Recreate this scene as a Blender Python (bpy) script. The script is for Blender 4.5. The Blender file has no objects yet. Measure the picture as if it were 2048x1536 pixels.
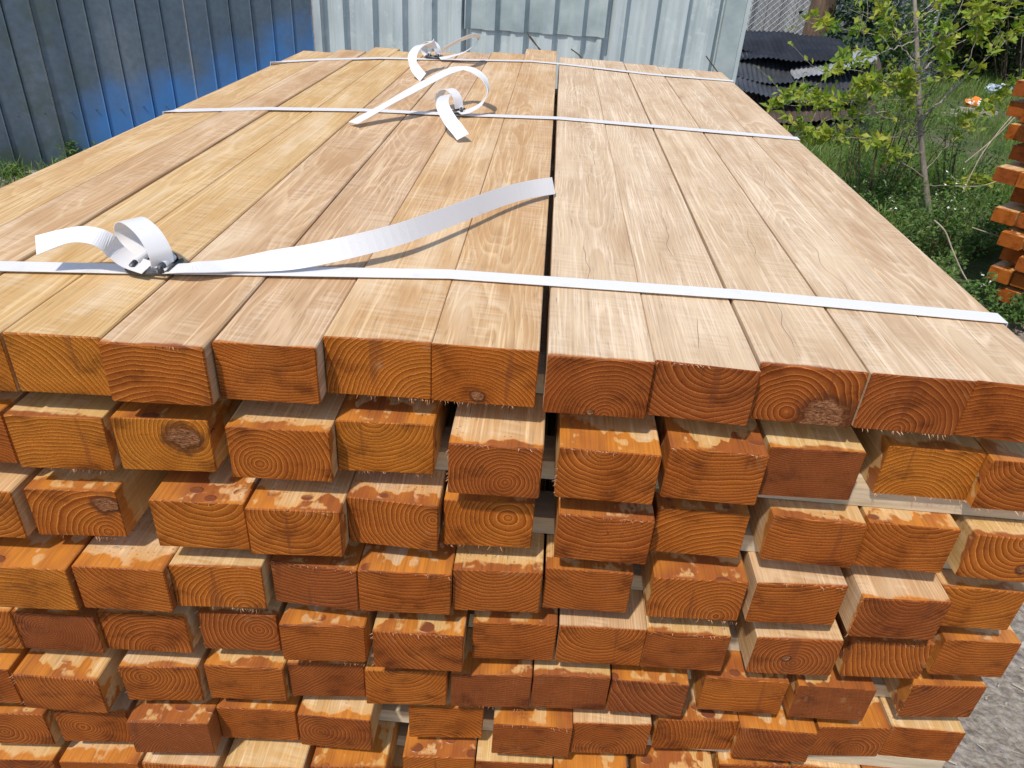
import bpy, math, random
from mathutils import Vector, Matrix, noise as mnoise
R_ = random.Random(11)
scene = bpy.context.scene
COL = scene.collection

# ------------------------------------------------------------------ camera
TOP = 1.16                 # height of the stack's top surface
EYE = TOP + 0.348          # camera height
FPX, CX, CY = 1489.0, 1024.0, 768.0      # focal length and centre in photo pixels
PITCH, ROLL, VPX = math.radians(31.4), math.radians(4.1), 40.0
_th = math.atan2(VPX * math.cos(PITCH), FPX)
FW = Vector((-math.sin(_th) * math.cos(PITCH), math.cos(_th) * math.cos(PITCH), -math.sin(PITCH)))
_r0 = Vector((math.cos(_th), math.sin(_th), 0)); _u0 = _r0.cross(FW)
RT = math.cos(ROLL) * _r0 + math.sin(ROLL) * _u0
UP = -math.sin(ROLL) * _r0 + math.cos(ROLL) * _u0
EYEV = Vector((0, 0, EYE))
cam = bpy.data.cameras.new('camera'); cam_o = bpy.data.objects.new('camera', cam); COL.objects.link(cam_o)
cam.sensor_width = 36; cam.lens = 36 * FPX / 2048; cam.clip_start = 0.05; cam.clip_end = 400
cam_o.matrix_world = Matrix(((RT.x, UP.x, -FW.x, 0), (RT.y, UP.y, -FW.y, 0), (RT.z, UP.z, -FW.z, EYE), (0, 0, 0, 1)))
scene.camera = cam_o

# ------------------------------------------------------------------ sky, sun, exposure
SUN = Vector((-0.27, -0.45, 0.85)).normalized()
w = bpy.data.worlds.new('World'); scene.world = w; w.use_nodes = True
wn = w.node_tree.nodes; bg = wn['Background']
sky = wn.new('ShaderNodeTexSky'); sky.sky_type = 'NISHITA'; sky.sun_disc = False
sky.sun_elevation = math.asin(SUN.z); sky.sun_rotation = math.atan2(SUN.x, SUN.y)
w.node_tree.links.new(sky.outputs[0], bg.inputs[0]); bg.inputs[1].default_value = 0.15
sl = bpy.data.lights.new('sun', 'SUN'); sl.energy = 3.2; sl.angle = math.radians(2.5); sl.color = (1, 0.935, 0.84)
so = bpy.data.objects.new('sun', sl); COL.objects.link(so); so.rotation_euler = SUN.to_track_quat('Z', 'Y').to_euler()
so.location = (-3, -4, 8)
scene.view_settings.view_transform = 'Standard'; scene.view_settings.look = 'None'
scene.view_settings.exposure = 0.22; scene.view_settings.gamma = 1

# ------------------------------------------------------------------ pixel helpers
def ray(px, py): return FW + RT * ((px - CX) / FPX) - UP * ((py - CY) / FPX)
def onz(px, py, z):
    d = ray(px, py); return EYEV + d * ((z - EYE) / d.z)
def ony(px, py, y):
    d = ray(px, py); return EYEV + d * (y / d.y)

# ------------------------------------------------------------------ object helpers
def tag(o, label=None, cat=None, group=None, kind=None):
    if label: o['label'] = label
    if cat: o['category'] = cat
    if group: o['group'] = group
    if kind: o['kind'] = kind
    return o
def empty(name, loc=(0, 0, 0)):
    o = bpy.data.objects.new(name, None); COL.objects.link(o); o.location = loc; o.empty_display_size = 0.1
    return o
class MB:
    def __init__(s): s.v = []; s.f = []
    def add(s, vs, fs):
        k = len(s.v); s.v += [tuple(p) for p in vs]; s.f += [tuple(i + k for i in f) for f in fs]
    def box(s, a, b):
        x0, y0, z0 = a; x1, y1, z1 = b
        s.add([(x0,y0,z0),(x1,y0,z0),(x1,y1,z0),(x0,y1,z0),(x0,y0,z1),(x1,y0,z1),(x1,y1,z1),(x0,y1,z1)],
              [(0,3,2,1),(4,5,6,7),(0,1,5,4),(1,2,6,5),(2,3,7,6),(3,0,4,7)])
    def tube(s, pts, rad, n=6, cap=True):
        pts = [Vector(p) for p in pts]; m = len(pts)
        rads = rad if isinstance(rad, (list, tuple)) else [rad] * m
        vs = []; ref = None
        for i, p in enumerate(pts):
            t = (pts[min(i+1, m-1)] - pts[max(i-1, 0)]).normalized()
            if ref is None: ref = t.orthogonal().normalized()
            ref = (ref - t * ref.dot(t)).normalized(); bi = t.cross(ref)
            for j in range(n):
                a = 2 * math.pi * j / n
                vs.append(p + (ref * math.cos(a) + bi * math.sin(a)) * rads[i])
        fs = [(i*n+j, i*n+(j+1) % n, (i+1)*n+(j+1) % n, (i+1)*n+j) for i in range(m-1) for j in range(n)]
        if cap: fs += [tuple(range(n-1, -1, -1)), tuple((m-1)*n+j for j in range(n))]
        s.add(vs, fs)
    def band(s, pts, wds, width, thick=0.0008):
        """flat strap along pts; wds = width direction at each point"""
        m = len(pts); vs = []
        for i in range(m):
            p = Vector(pts[i]); t = (Vector(pts[min(i+1, m-1)]) - Vector(pts[max(i-1, 0)])).normalized()
            wd = Vector(wds[i]); wd = (wd - t * wd.dot(t)).normalized(); nn = t.cross(wd)
            for a, b in ((-.5, -.5), (.5, -.5), (.5, .5), (-.5, .5)):
                vs.append(p + wd * width * a + nn * thick * b)
        fs = [(i*4+j, i*4+(j+1) % 4, (i+1)*4+(j+1) % 4, (i+1)*4+j) for i in range(m-1) for j in range(4)]
        fs += [(3, 2, 1, 0), tuple((m-1)*4+j for j in range(4))]
        s.add(vs, fs)
    def build(s, name, mat, parent=None, loc=(0, 0, 0), smooth=False):
        me = bpy.data.meshes.new(name); me.from_pydata(s.v, [], s.f)
        if mat: me.materials.append(mat)
        if smooth: me.polygons.foreach_set('use_smooth', [True] * len(me.polygons))
        me.update()
        o = bpy.data.objects.new(name, me); COL.objects.link(o); o.location = loc
        if parent: o.parent = parent
        return o
def spline(pts, n=8):
    """Catmull-Rom through tuples of any length"""
    out = []; m = len(pts)
    for i in range(m - 1):
        p0, p1, p2, p3 = pts[max(i-1, 0)], pts[i], pts[i+1], pts[min(i+2, m-1)]
        for k in range(n):
            t = k / n
            out.append(tuple(0.5 * ((2*b) + (c-a)*t + (2*a-5*b+4*c-d)*t*t + (3*b-a-3*c+d)*t**3) for a, b, c, d in zip(p0, p1, p2, p3)))
    out.append(tuple(pts[-1])); return out

# ------------------------------------------------------------------ material helpers
class NT:
    def __init__(s, name):
        s.m = bpy.data.materials.new(name); s.m.use_nodes = True; s.t = s.m.node_tree
        s.b = s.t.nodes['Principled BSDF']; s.out = s.t.nodes['Material Output']
    def n(s, typ, **k):
        o = s.t.nodes.new(typ)
        for a, b in k.items(): setattr(o, a, b)
        return o
    def link(s, a, b): s.t.links.new(a, b)
    def set(s, sock, v):
        if isinstance(v, bpy.types.NodeSocket): s.link(v, sock)
        elif isinstance(v, (tuple, list)):
            sock.default_value = tuple(v) + ((1,) if sock.type == 'RGBA' and len(v) == 3 else ())
        else: sock.default_value = v
    def mt(s, op, a, b=0.0, c=0.0, clamp=False):
        o = s.n('ShaderNodeMath', operation=op, use_clamp=clamp)
        for i, v in enumerate((a, b, c)): s.set(o.inputs[i], v)
        return o.outputs[0]
    def mr(s, v, a, b, c=0.0, d=1.0, smooth=True):
        o = s.n('ShaderNodeMapRange', interpolation_type='SMOOTHSTEP' if smooth else 'LINEAR')
        for i, x in enumerate((v, a, b, c, d)): s.set(o.inputs[i], x)
        return o.outputs[0]
    def mix(s, f, a, b, blend='MIX'):
        o = s.n('ShaderNodeMix', data_type='RGBA', blend_type=blend); s.set(o.inputs[0], f); s.set(o.inputs[6], a); s.set(o.inputs[7], b)
        return o.outputs[2]
    def fmix(s, f, a, b):
        o = s.n('ShaderNodeMix', data_type='FLOAT'); s.set(o.inputs[0], f); s.set(o.inputs[2], a); s.set(o.inputs[3], b); return o.outputs[0]
    def vec(s, x, y, z):
        o = s.n('ShaderNodeCombineXYZ')
        for i, v in enumerate((x, y, z)): s.set(o.inputs[i], v)
        return o.outputs[0]
    def sep(s, v):
        o = s.n('ShaderNodeSeparateXYZ'); s.link(v, o.inputs[0]); return o.outputs
    def vm(s, op, a, b):
        o = s.n('ShaderNodeVectorMath', operation=op); s.set(o.inputs[0], a); s.set(o.inputs[1], b); return o.outputs[0]
    def noise(s, v, scale, detail=3.0, rough=.55, col=False):
        o = s.n('ShaderNodeTexNoise'); s.set(o.inputs['Vector'], v)
        o.inputs['Scale'].default_value = scale; o.inputs['Detail'].default_value = detail; o.inputs['Roughness'].default_value = rough
        return o.outputs[1 if col else 0]
    def voro(s, v, scale, out=0):
        o = s.n('ShaderNodeTexVoronoi'); s.set(o.inputs['Vector'], v); o.inputs['Scale'].default_value = scale; return o.outputs[out]
    def ramp(s, f, stops, interp='LINEAR'):
        o = s.n('ShaderNodeValToRGB'); s.set(o.inputs[0], f); e = o.color_ramp.elements; o.color_ramp.interpolation = interp
        while len(e) < len(stops): e.new(0.5)
        for k, (p, c) in zip(e, stops): k.position = p; k.color = tuple(c) + (1,) if len(c) == 3 else c
        return o.outputs[0]
    def attr(s, name, typ='GEOMETRY'):
        return s.n('ShaderNodeAttribute', attribute_name=name, attribute_type=typ)
    def obj(s): return s.n('ShaderNodeTexCoord').outputs['Object']
    def bump(s, h, strength, dist=0.001):
        o = s.n('ShaderNodeBump'); s.set(o.inputs['Height'], h); o.inputs['Strength'].default_value = strength; o.inputs['Distance'].default_value = dist
        s.link(o.outputs[0], s.b.inputs['Normal'])
    def fin(s, col, rough=.6, metal=0.0, spec=.4):
        s.set(s.b.inputs['Base Color'], col); s.set(s.b.inputs['Roughness'], rough); s.set(s.b.inputs['Metallic'], metal)
        s.b.inputs['Specular IOR Level'].default_value = spec
        return s.m
def g3(v): return (v, v, v)

# --- sawn timber: solid growth rings round a pith axis; one material for the cut ends, one for the long faces
def wood_material(end):
    N = NT('timber_end_grain' if end else 'timber_long_face')
    P = N.obj(); x, y, z = N.sep(P)
    px, pz, rw = N.sep(N.attr('pith').outputs['Vector']); tone, stain, seed = N.sep(N.attr('look').outputs['Vector'])
    fd = N.attr('front_dist').outputs['Fac']
    so3 = N.vec(N.mt('MULTIPLY', seed, 17.3), N.mt('MULTIPLY', seed, 5.1), N.mt('MULTIPLY', seed, 9.7))
    def sc(a, b, c, fy=None):
        return N.vm('ADD', N.vm('MULTIPLY', P if fy is None else N.vec(x, fy, z), (a, b, c)), so3)
    dx = N.mt('SUBTRACT', x, px); dz = N.mt('SUBTRACT', z, pz)
    if not end:      # the pith wanders along the beam
        wob = N.sep(N.noise(N.vm('ADD', N.vec(0, N.mt('MULTIPLY', y, 1.6), 0), so3), 1.0, 1.5, .5, col=True)); am = N.mr(fd, 0, .5, 0, 1)
        dx = N.mt('SUBTRACT', dx, N.mt('MULTIPLY', N.mt('SUBTRACT', wob[0], .5), N.mt('MULTIPLY', am, .045)))
        dz = N.mt('SUBTRACT', dz, N.mt('MULTIPLY', N.mt('SUBTRACT', wob[1], .5), N.mt('MULTIPLY', am, .07)))
    r = N.mt('SQRT', N.mt('ADD', N.mt('MULTIPLY', dx, dx), N.mt('MULTIPLY', dz, dz)))
    dis = N.mt('SUBTRACT', N.noise(sc(24, 5, 24), 1.0, 1.5, .5), .5)
    r2 = N.mt('ADD', r, N.mt('MULTIPLY', dis, .012))
    pores = N.noise(sc(700, 30, 700) if not end else sc(900, 900, 900), 1.0, 1.0, .7)
    blot = N.noise(sc(15, 9, 15), 1.0, 2.0)
    ph = N.mt('ADD', N.mt('DIVIDE', r2, rw if end else N.mt('MULTIPLY', rw, .7)), N.mt('MULTIPLY', N.noise(N.vm('ADD', N.vec(N.mt('MULTIPLY', r2, 45), 0, 0), so3), 1.0, 0.0), 2.2))
    ph = N.mt('ADD', ph, N.mt('MULTIPLY', N.mt('SUBTRACT', pores, .5), .20 if not end else .08))
    fr = N.mt('FRACT', ph)
    if end:
        ring = N.sep(N.ramp(fr, [(0, g3(1)), (.06, g3(1)), (.15, g3(.42)), (.5, g3(.30)), (.86, g3(0)), (.97, g3(.08)), (1, g3(.95))]))[0]
        ea = N.ramp(tone, [(0, (.285, .078, .003)), (.35, (.225, .046, .003)), (.7, (.170, .032, .003)), (1, (.122, .027, .007))])
        eb = N.ramp(tone, [(0, (.58, .255, .038)), (.35, (.56, .20, .032)), (.7, (.48, .155, .029)), (1, (.30, .092, .028))])
        col = N.mix(N.mt('MULTIPLY', ring, N.mr(blot, .3, .58, .6, 1.0)), ea, eb)
        col = N.mix(1.0, col, N.ramp(pores, [(.3, g3(.74)), (.62, g3(1.1))]), 'MULTIPLY')
        dirt = N.noise(sc(26, 26, 42), 1.0, 3.0, .6)
        col = N.mix(1.0, col, N.ramp(dirt, [(.28, (.5, .46, .5)), (.46, g3(.95)), (.75, (1.18, 1.16, 1.1))]), 'MULTIPLY')
        drip = N.mt('MULTIPLY', N.mr(N.noise(N.vm('ADD', N.vm('MULTIPLY', P, (75, 0, 5)), so3), 1.0, 1.0), .64, .70), N.mr(seed, .45, .55))
        col = N.mix(N.mt('MULTIPLY', drip, .45), col, (.13, .035, .012))
        dull = N.mr(N.noise(sc(17, 17, 17), 1.7, 3.0, .65), .62, .75, 0, .35)
        col = N.mix(N.mt('MULTIPLY', dull, N.mr(seed, .3, .8, .2, 1)), col, (.36, .20, .10))
        # drying checks and saw scratches
        ang = N.mt('ARCTAN2', dz, dx)
        ck = N.noise(N.vec(N.mt('MULTIPLY', ang, 2.2), N.mt('MULTIPLY', seed, 40), N.mt('MULTIPLY', r, 8)), 3.0, 0.0)
        ckm = N.mt('MULTIPLY', N.mr(N.mt('ABSOLUTE', N.mt('SUBTRACT', ck, .5)), 0.0, .0035, 1, 0), N.mr(dirt, .56, .64))
        col = N.mix(N.mt('MULTIPLY', ckm, .7), col, (.05, .02, .01))
        scr = N.noise(N.vm('ADD', N.vec(N.mt('MULTIPLY', N.mt('ADD', x, N.mt('MULTIPLY', z, N.mt('SUBTRACT', seed, .5))), 700), 0, N.mt('MULTIPLY', z, 25)), so3), 1.0, 1.0)
        rv = N.mr(tone, .85, 1.1)
        col = N.mix(N.mt('MULTIPLY', rv, N.mr(scr, .55, .75, 0, .6)), col, (.40, .15, .065))
        kn = N.sep(N.attr('knot').outputs['Vector'])
        kd = N.mt('SQRT', N.mt('ADD', N.mt('POWER', N.mt('SUBTRACT', x, kn[0]), 2), N.mt('MULTIPLY', N.mt('POWER', N.mt('SUBTRACT', z, kn[1]), 2), 1.6)))
        kd = N.mt('ADD', N.mt('DIVIDE', kd, N.mt('MAXIMUM', kn[2], .0001)), N.mt('MULTIPLY', N.mt('SUBTRACT', N.noise(sc(75, 75, 75), 1.0, 2.0), .5), 1.3))
        km = N.mt('MULTIPLY', N.mr(kd, .75, 1.0, 1, 0), N.mr(kn[2], .0005, .001))
        kt = N.noise(sc(260, 260, 600), 1.0, 3.0, .7)
        col = N.mix(km, col, N.ramp(kt, [(.3, (.05, .018, .008)), (.5, (.20, .078, .03)), (.75, (.48, .22, .10))]))
        col = N.mix(N.mt('MULTIPLY', N.mt('MULTIPLY', N.mr(kd, .7, .95), N.mr(kd, 1.0, 1.5, 1, 0)), N.mr(kn[2], .0005, .001, 0, .75)), col, (.06, .02, .008))
        hgt = N.mt('ADD', N.mt('ADD', N.mt('MULTIPLY', pores, .6), N.mt('MULTIPLY', ring, .2)), N.mt('ADD', N.mt('MULTIPLY', km, N.mt('MULTIPLY', kt, 4.0)), N.mt('MULTIPLY', scr, N.mt('ADD', .25, rv))))
        N.bump(hgt, .6, .0009)
        return N.fin(col, N.mr(dirt, .3, .7, .45, .6), 0, .14)
    tone = N.attr('raw_tone').outputs['Fac']
    ring = N.sep(N.ramp(fr, [(0, g3(1)), (.12, g3(1)), (.28, g3(.42)), (.6, g3(.26)), (.9, g3(0)), (1, g3(.95))]))[0]
    vis = N.mr(blot, .34, .62, .12, .55)
    fib = N.noise(sc(420, 9, 420), 1.0, 3.0, .65)
    midc = N.ramp(tone, [(0, (.55, .335, .115)), (.3, (.53, .31, .135)), (.55, (.46, .28, .15)), (.72, (.54, .37, .215)), (1, (.61, .45, .295))])
    light = N.ramp(tone, [(0, (.75, .54, .26)), (.5, (.76, .55, .34)), (1, (.88, .75, .58))])
    rc = N.mix(N.mt('MULTIPLY', ring, vis), midc, light)
    stk = N.noise(sc(190, 3.0, 190), 1.0, 3.0, .7)
    rc = N.mix(N.mr(stk, .52, .66, 0, .7), rc, light); rc = N.mix(N.mr(stk, .44, .30, 0, .35), rc, N.mix(1.0, midc, (.72, .66, .6), 'MULTIPLY'))
    kv = N.mt('ADD', N.voro(sc(11, 2.9, 11), 1.0), N.mt('MULTIPLY', N.mt('SUBTRACT', fib, .5), .05))
    rc = N.mix(N.mr(kv, .035, .16, .45, 0), rc, (.34, .18, .08)); rc = N.mix(N.mr(kv, .03, .045, .7, 0), rc, (.16, .08, .04))
    rc = N.mix(1.0, rc, N.ramp(fib, [(.26, g3(.70)), (.40, g3(.92)), (.55, g3(1.0)), (.72, (1.12, 1.1, 1.07))]), 'MULTIPLY')
    rc = N.mix(1.0, rc, N.ramp(pores, [(.24, g3(.62)), (.36, g3(1.0))]), 'MULTIPLY')
    big = N.noise(sc(15, 3.0, 15), 1.0, 3.0)
    rc = N.mix(N.mr(big, .52, .72, 0, .55), rc, N.ramp(tone, [(0, (.47, .25, .07)), (.6, (.40, .22, .11)), (1, (.50, .35, .20))]))
    rc = N.mix(N.mr(big, .48, .26, 0, .55), rc, (.72, .56, .37))
    # cross saw marks
    sw = N.mt('SUBTRACT', N.mt('MULTIPLY', N.noise(N.vm('ADD', N.vec(N.mt('MULTIPLY', x, 14), N.mt('MULTIPLY', N.mt('ADD', y, N.mt('MULTIPLY', x, .12)), 210), 0), so3), 1.0, 1.0), 3.2), 1.1)
    swm = N.mt('MULTIPLY', N.mr(sw, .0, 1), N.mr(N.noise(sc(26, 7, 26), 1.0, 1.0), .42, .60))
    rc = N.mix(N.mt('MULTIPLY', swm, .24), rc, (.80, .66, .48))
    # drying checks along the grain on the paler boards
    cl = N.mt('ABSOLUTE', N.mt('SUBTRACT', x, N.mt('MULTIPLY', N.mt('SUBTRACT', N.noise(N.vm('ADD', N.vec(0, N.mt('MULTIPLY', y, 1.6), 0), so3), 1.0, 4.0, .62), .5), .13)))
    clm = N.mt('MULTIPLY', N.mr(cl, .0001, .0007, 1, 0), N.mt('MULTIPLY', N.mr(N.noise(sc(0, 6, 0), 1.0, 0.0), .5, .56), N.mr(tone, .5, .62)))
    rc = N.mix(N.mt('MULTIPLY', clm, .7), rc, (.14, .08, .05))
    # stain carried over the cut edge: ragged front, bare patches, splashes, pooled drops
    e1 = N.noise(sc(24, 14, 24, fd), 1.0, 3.0, .55)
    edge = N.mt('ADD', N.mt('MULTIPLY', stain, N.mr(e1, .34, .66, .08, 2.0, smooth=False)), .0012)
    ed = N.mt('SUBTRACT', edge, fd); sm = N.mr(ed, -.0015, .003); thin = N.mt('MULTIPLY', N.mr(ed, -.014, .0), N.mr(fib, .35, .6, .15, .6)); thin = N.mt('MULTIPLY', thin, N.mr(stain, .004, .01))
    bare = N.mt('MULTIPLY', N.mr(N.noise(sc(26, 16, 26), 1.3, 3.0, .65), .56, .63), N.mr(fd, .002, .007))
    sm = N.mt('MULTIPLY', sm, N.mt('SUBTRACT', 1, N.mt('MULTIPLY', bare, .92)))
    spl = N.mt('MULTIPLY', N.mr(N.voro(P, 170), .15, .23, 1, 0), N.mr(e1, .46, .54))
    spl = N.mt('MULTIPLY', spl, N.mt('MULTIPLY', N.mr(fd, .05, .14, 1, 0), N.mr(stain, .004, .008)))
    vd = N.mt('ADD', N.voro(sc(1, 1.3, 1), 30), N.mt('MULTIPLY', e1, .12))
    pool = N.mt('MULTIPLY', N.mr(vd, .33, .38, 1, 0), N.mt('MULTIPLY', N.mr(blot, .47, .53), N.mr(fd, .02, .035, 1, 0)))
    pool = N.mt('MULTIPLY', pool, N.mr(stain, .012, .02))
    scol = N.mix(N.mr(blot, .38, .62), (.53, .185, .022), (.30, .078, .016))
    scol = N.mix(1.0, scol, N.ramp(fib, [(.28, g3(.66)), (.55, g3(1.0)), (.75, g3(1.15))]), 'MULTIPLY')
    scol = N.mix(pool, scol, (.17, .042, .018))
    smx = N.mt('MAXIMUM', N.mt('MAXIMUM', sm, pool), N.mt('MULTIPLY', spl, .85))
    rc = N.mix(thin, rc, (.60, .29, .075)); col = N.mix(N.mt('MULTIPLY', smx, .93), rc, scol)
    rough = N.fmix(smx, .68, N.fmix(pool, .45, .22))
    hgt = N.mt('ADD', N.mt('ADD', N.mt('MULTIPLY', fib, .5), N.mt('MULTIPLY', pores, .4)), N.mt('MULTIPLY', pool, 2.2))
    N.bump(hgt, .55, .0009)
    return N.fin(col, rough, 0, .35)
WOOD_SIDE, WOOD_END = wood_material(False), wood_material(True)

def simple(name, c0, c1, scale=8, rough=.6, metal=0, spec=.4, bump=0, bdist=.002, detail=4, stretch=(1, 1, 1)):
    N = NT(name); P = N.vm('MULTIPLY', N.obj(), stretch)
    f = N.noise(P, scale, detail, .6)
    if bump: N.bump(f, bump, bdist)
    return N.fin(N.ramp(f, [(.3, c0), (.7, c1)]), rough, metal, spec)

def strap_material():
    N = NT('woven_strap'); P = N.obj(); lc = N.attr('across').outputs['Fac']
    rib = N.mt('SINE', N.mt('MULTIPLY', lc, 2 * math.pi * 11))
    col = N.mix(N.mr(rib, -1, 1, 0, .16), (.85, .835, .83), (.775, .76, .76))
    col = N.mix(N.mr(N.noise(P, 30, 4), .6, .75, 0, .35), col, (.62, .56, .47))
    N.bump(rib, .1, .0003)
    N.b.inputs['Subsurface Weight'].default_value = 0
    m = N.fin(col, .38, 0, .5)
    tr = N.n('ShaderNodeBsdfTranslucent'); N.set(tr.inputs[0], (.85, .82, .78))
    mx = N.n('ShaderNodeMixShader'); mx.inputs[0].default_value = .15
    N.link(N.b.outputs[0], mx.inputs[1]); N.link(tr.outputs[0], mx.inputs[2]); N.link(mx.outputs[0], N.out.inputs[0])
    return m
STRAP = strap_material()
STEEL = simple('buckle_steel', (.03, .032, .036), (.13, .135, .14), 160, .5, .6)
SLATM = simple('raw_slat', (.40, .31, .20), (.62, .51, .36), 40, .75, bump=.3, stretch=(.3, 3, 3))
FUZZ = simple('wood_fibre', (.42, .16, .07), (.68, .40, .24), 60, .8)

# ------------------------------------------------------------------ the ground
def ground_material():
    N = NT('gravelly_earth'); P = N.obj()
    a = N.noise(P, 1.1, 5, .6); b = N.noise(P, 38, 5, .7); v = N.voro(P, 55); v2 = N.voro(P, 150, 1)
    c = N.ramp(b, [(.3, (.15, .122, .095)), (.5, (.26, .225, .185)), (.7, (.40, .36, .31))])
    c = N.mix(N.mr(v, .12, .22, .55, 0), c, N.mix(1.0, v2, (.55, .53, .5), 'MULTIPLY'))
    c = N.mix(N.mr(a, .52, .66, 0, .6), c, (.12, .105, .07))
    N.bump(N.mt('ADD', b, N.mt('MULTIPLY', v, -.8)), .9, .012)
    return N.fin(c, .9, 0, .25)
def grid_sheet(name, x0, x1, y0, y1, nx, ny, zf, mat):
    m = MB(); vs = [(x0 + (x1-x0)*i/nx, y0 + (y1-y0)*j/ny) for j in range(ny+1) for i in range(nx+1)]
    m.add([(a, b, zf(a, b)) for a, b in vs], [(j*(nx+1)+i, j*(nx+1)+i+1, (j+1)*(nx+1)+i+1, (j+1)*(nx+1)+i) for j in range(ny) for i in range(nx)])
    return m.build(name, mat, smooth=True)
def gz(x, y):
    return 0.03 * (mnoise.noise((x*.5, y*.5, 3)) ) if (abs(x) > 1.3 or y > 3.5 or y < -.2) else 0.0
g = grid_sheet('ground', -60, 60, -30, 90, 120, 120, lambda a, b: -0.015 + (0.04 * mnoise.noise((a*.3, b*.3, 1)) if (b > 6 or abs(a) > 4) else 0), ground_material())
tag(g, 'grey gravelly earth of the yard', kind='structure')

# ------------------------------------------------------------------ beams of the main stack
BW, BH, PITCHZ = .100, .065, .0915
ROWS = [
[(1,665,198,676),(193,685,405,697),(422,682,630,695),(646,673,863,687),(863,688,1079,704),(1096,713,1311,727),(1311,719,1524,743),(1524,728,1740,748),(1745,747,1955,764),(1955,762,2165,786)],
[(5,830,202,838),(218,836,415,842),(448,852,658,863),(668,840,868,850),(897,885,1088,898),(1120,894,1325,911),(1342,896,1540,914),(1543,893,1735,905),(1782,891,1982,907),(1983,920,2180,935)],
[(-170,975,20,985),(44,978,230,981),(296,1000,486,1009),(488,1017,680,1024),(692,994,876,1014),(888,1000,1070,1009),(1118,1027,1311,1043),(1317,1015,1502,1031),(1548,1032,1737,1052),(1742,1045,1924,1062),(1955,1068,2130,1085)],
[(-57,1130,129,1139),(141,1133,327,1143),(332,1133,522,1133),(540,1122,713,1142),(713,1141,903,1151),(905,1140,1085,1147),(1092,1136,1268,1148),(1310,1155,1499,1165),(1516,1167,1698,1174),(1730,1196,1908,1205),(1890,1174,2060,1186)],
[(-155,1218,17,1224),(20,1222,186,1233),(190,1224,367,1234),(393,1224,552,1231),(556,1249,729,1252),(744,1262,927,1273),(946,1245,1115,1251),(1120,1253,1295,1262),(1296,1263,1464,1274),(1516,1276,1690,1284),(1710,1283,1873,1290),(1893,1280,2045,1288)],
[(-150,1336,15,1340),(22,1349,193,1361),(235,1334,392,1336),(406,1330,565,1338),(572,1328,728,1328),(728,1344,893,1345),(903,1348,1065,1352),(1068,1350,1222,1358),(1226,1359,1380,1371),(1412,1355,1580,1367),(1600,1371,1755,1381),(1830,1372,1976,1374)],
[(-70,1425,85,1430),(103,1422,250,1425),(249,1449,418,1444),(430,1415,590,1423),(594,1430,740,1443),(817,1416,967,1417),(987,1448,1146,1458),(1147,1447,1304,1452),(1318,1440,1480,1443),(1482,1457,1637,1470),(1640,1455,1783,1457),(1786,1454,1933,1467)],
[(-50,1520,105,1522),(117,1524,275,1528),(282,1527,430,1536),(445,1535,605,1540),(620,1533,770,1537),(805,1513,950,1517),(952,1523,1105,1530),(1108,1540,1255,1545),(1275,1545,1430,1550),(1440,1530,1580,1535),(1585,1530,1725,1545),(1730,1545,1885,1550)],
]
# pith position in units of the face (0..1 from left, 0..1 from bottom), ring width in mm, tone (0 yellow .. 1 red-brown / pale), read from the photo
PITH = [
[(-.5,-.6,4.2,.12),(.5,-1.2,4.6,.45),(.5,2.8,3.2,.5),(.95,-.1,3.8,.3),(.4,-.5,3.2,.35),(.6,.02,3.6,.78),(.55,1.15,4.6,.82),(.35,.2,5.2,.75),(.42,.05,4.4,.8),(.5,-1.6,4.0,.7)],
[(.5,-1.6,3.8,.2),(.75,.75,3.6,.1),(.3,.3,4.2,.5),(.4,1.1,4.2,.2),(.62,.3,3.6,.75),(.42,1.1,4.6,.55),(.5,2.2,3.8,.6),(.4,3.0,2.2,.95),(.45,-.3,4.0,.2),(.5,1.2,4.2,.6)],
[(.3,1.5,4,.3),(.8,.1,4.2,.45),(.6,1.4,4.6,.3),(.45,1.0,4.4,.4),(.95,.7,3.4,.55),(.72,.68,3.6,.35),(.5,1.8,3.4,.7),(.9,-1.0,3.8,.4),(.4,2.6,3.0,.65),(.6,1.6,3.4,.5),(.6,.9,4.2,.45)],
[(.2,-1.4,3.4,.1),(1.2,2.2,3.4,.4),(.75,.0,3.6,.3),(.5,2.0,3.4,.8),(.5,3.0,3.6,.55),(.45,1.3,3.4,.55),(.6,1.6,3.0,.6),(.75,.1,3.6,.5),(.3,3.0,3.6,.55),(.55,1.2,3.6,.75),(.4,1.5,3.6,.2)],
[(-.4,1.8,3.4,.4),(.35,.55,2.4,.9),(.6,.05,3.8,.6),(.75,.6,3.6,.7),(.5,-.9,2.8,.6),(1.5,1.9,3.2,.65),(.3,2.5,3.0,.6),(.45,1.1,3.2,.55),(.4,3.0,2.8,.7),(.5,.35,3.2,.7),(1.8,1.4,4.2,.5),(.5,2.2,3.2,.45)],
[(.5,2,3.2,.6),(1.6,1.2,3.2,.55),(.3,.7,3.6,.55),(.5,2.4,3.0,.5),(-.5,2.0,2.6,.75),(.45,1.2,3.4,.3),(.5,-2,2.6,1.0),(.5,-2,2.4,.95),(1.3,1.6,4.4,.9),(.4,3,3.0,.4),(.5,4,2.0,1.0),(-.4,1.7,3.8,.75)],
[(.4,.4,3.2,.6),(.35,.5,3.0,.6),(1.2,-.8,2.2,1.0),(.5,2.6,2.8,.6),(.3,.5,3.4,.7),(.3,-.8,3.4,.35),(.5,-1.5,2.8,.7),(.5,.1,3.2,.65),(-.4,.4,3.4,.6),(1.3,1.6,3.2,.75),(.6,.2,3.2,.7),(.5,2.6,3.0,.6)],
[(.5,1.4,3.2,.5)]*12,
]
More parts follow.
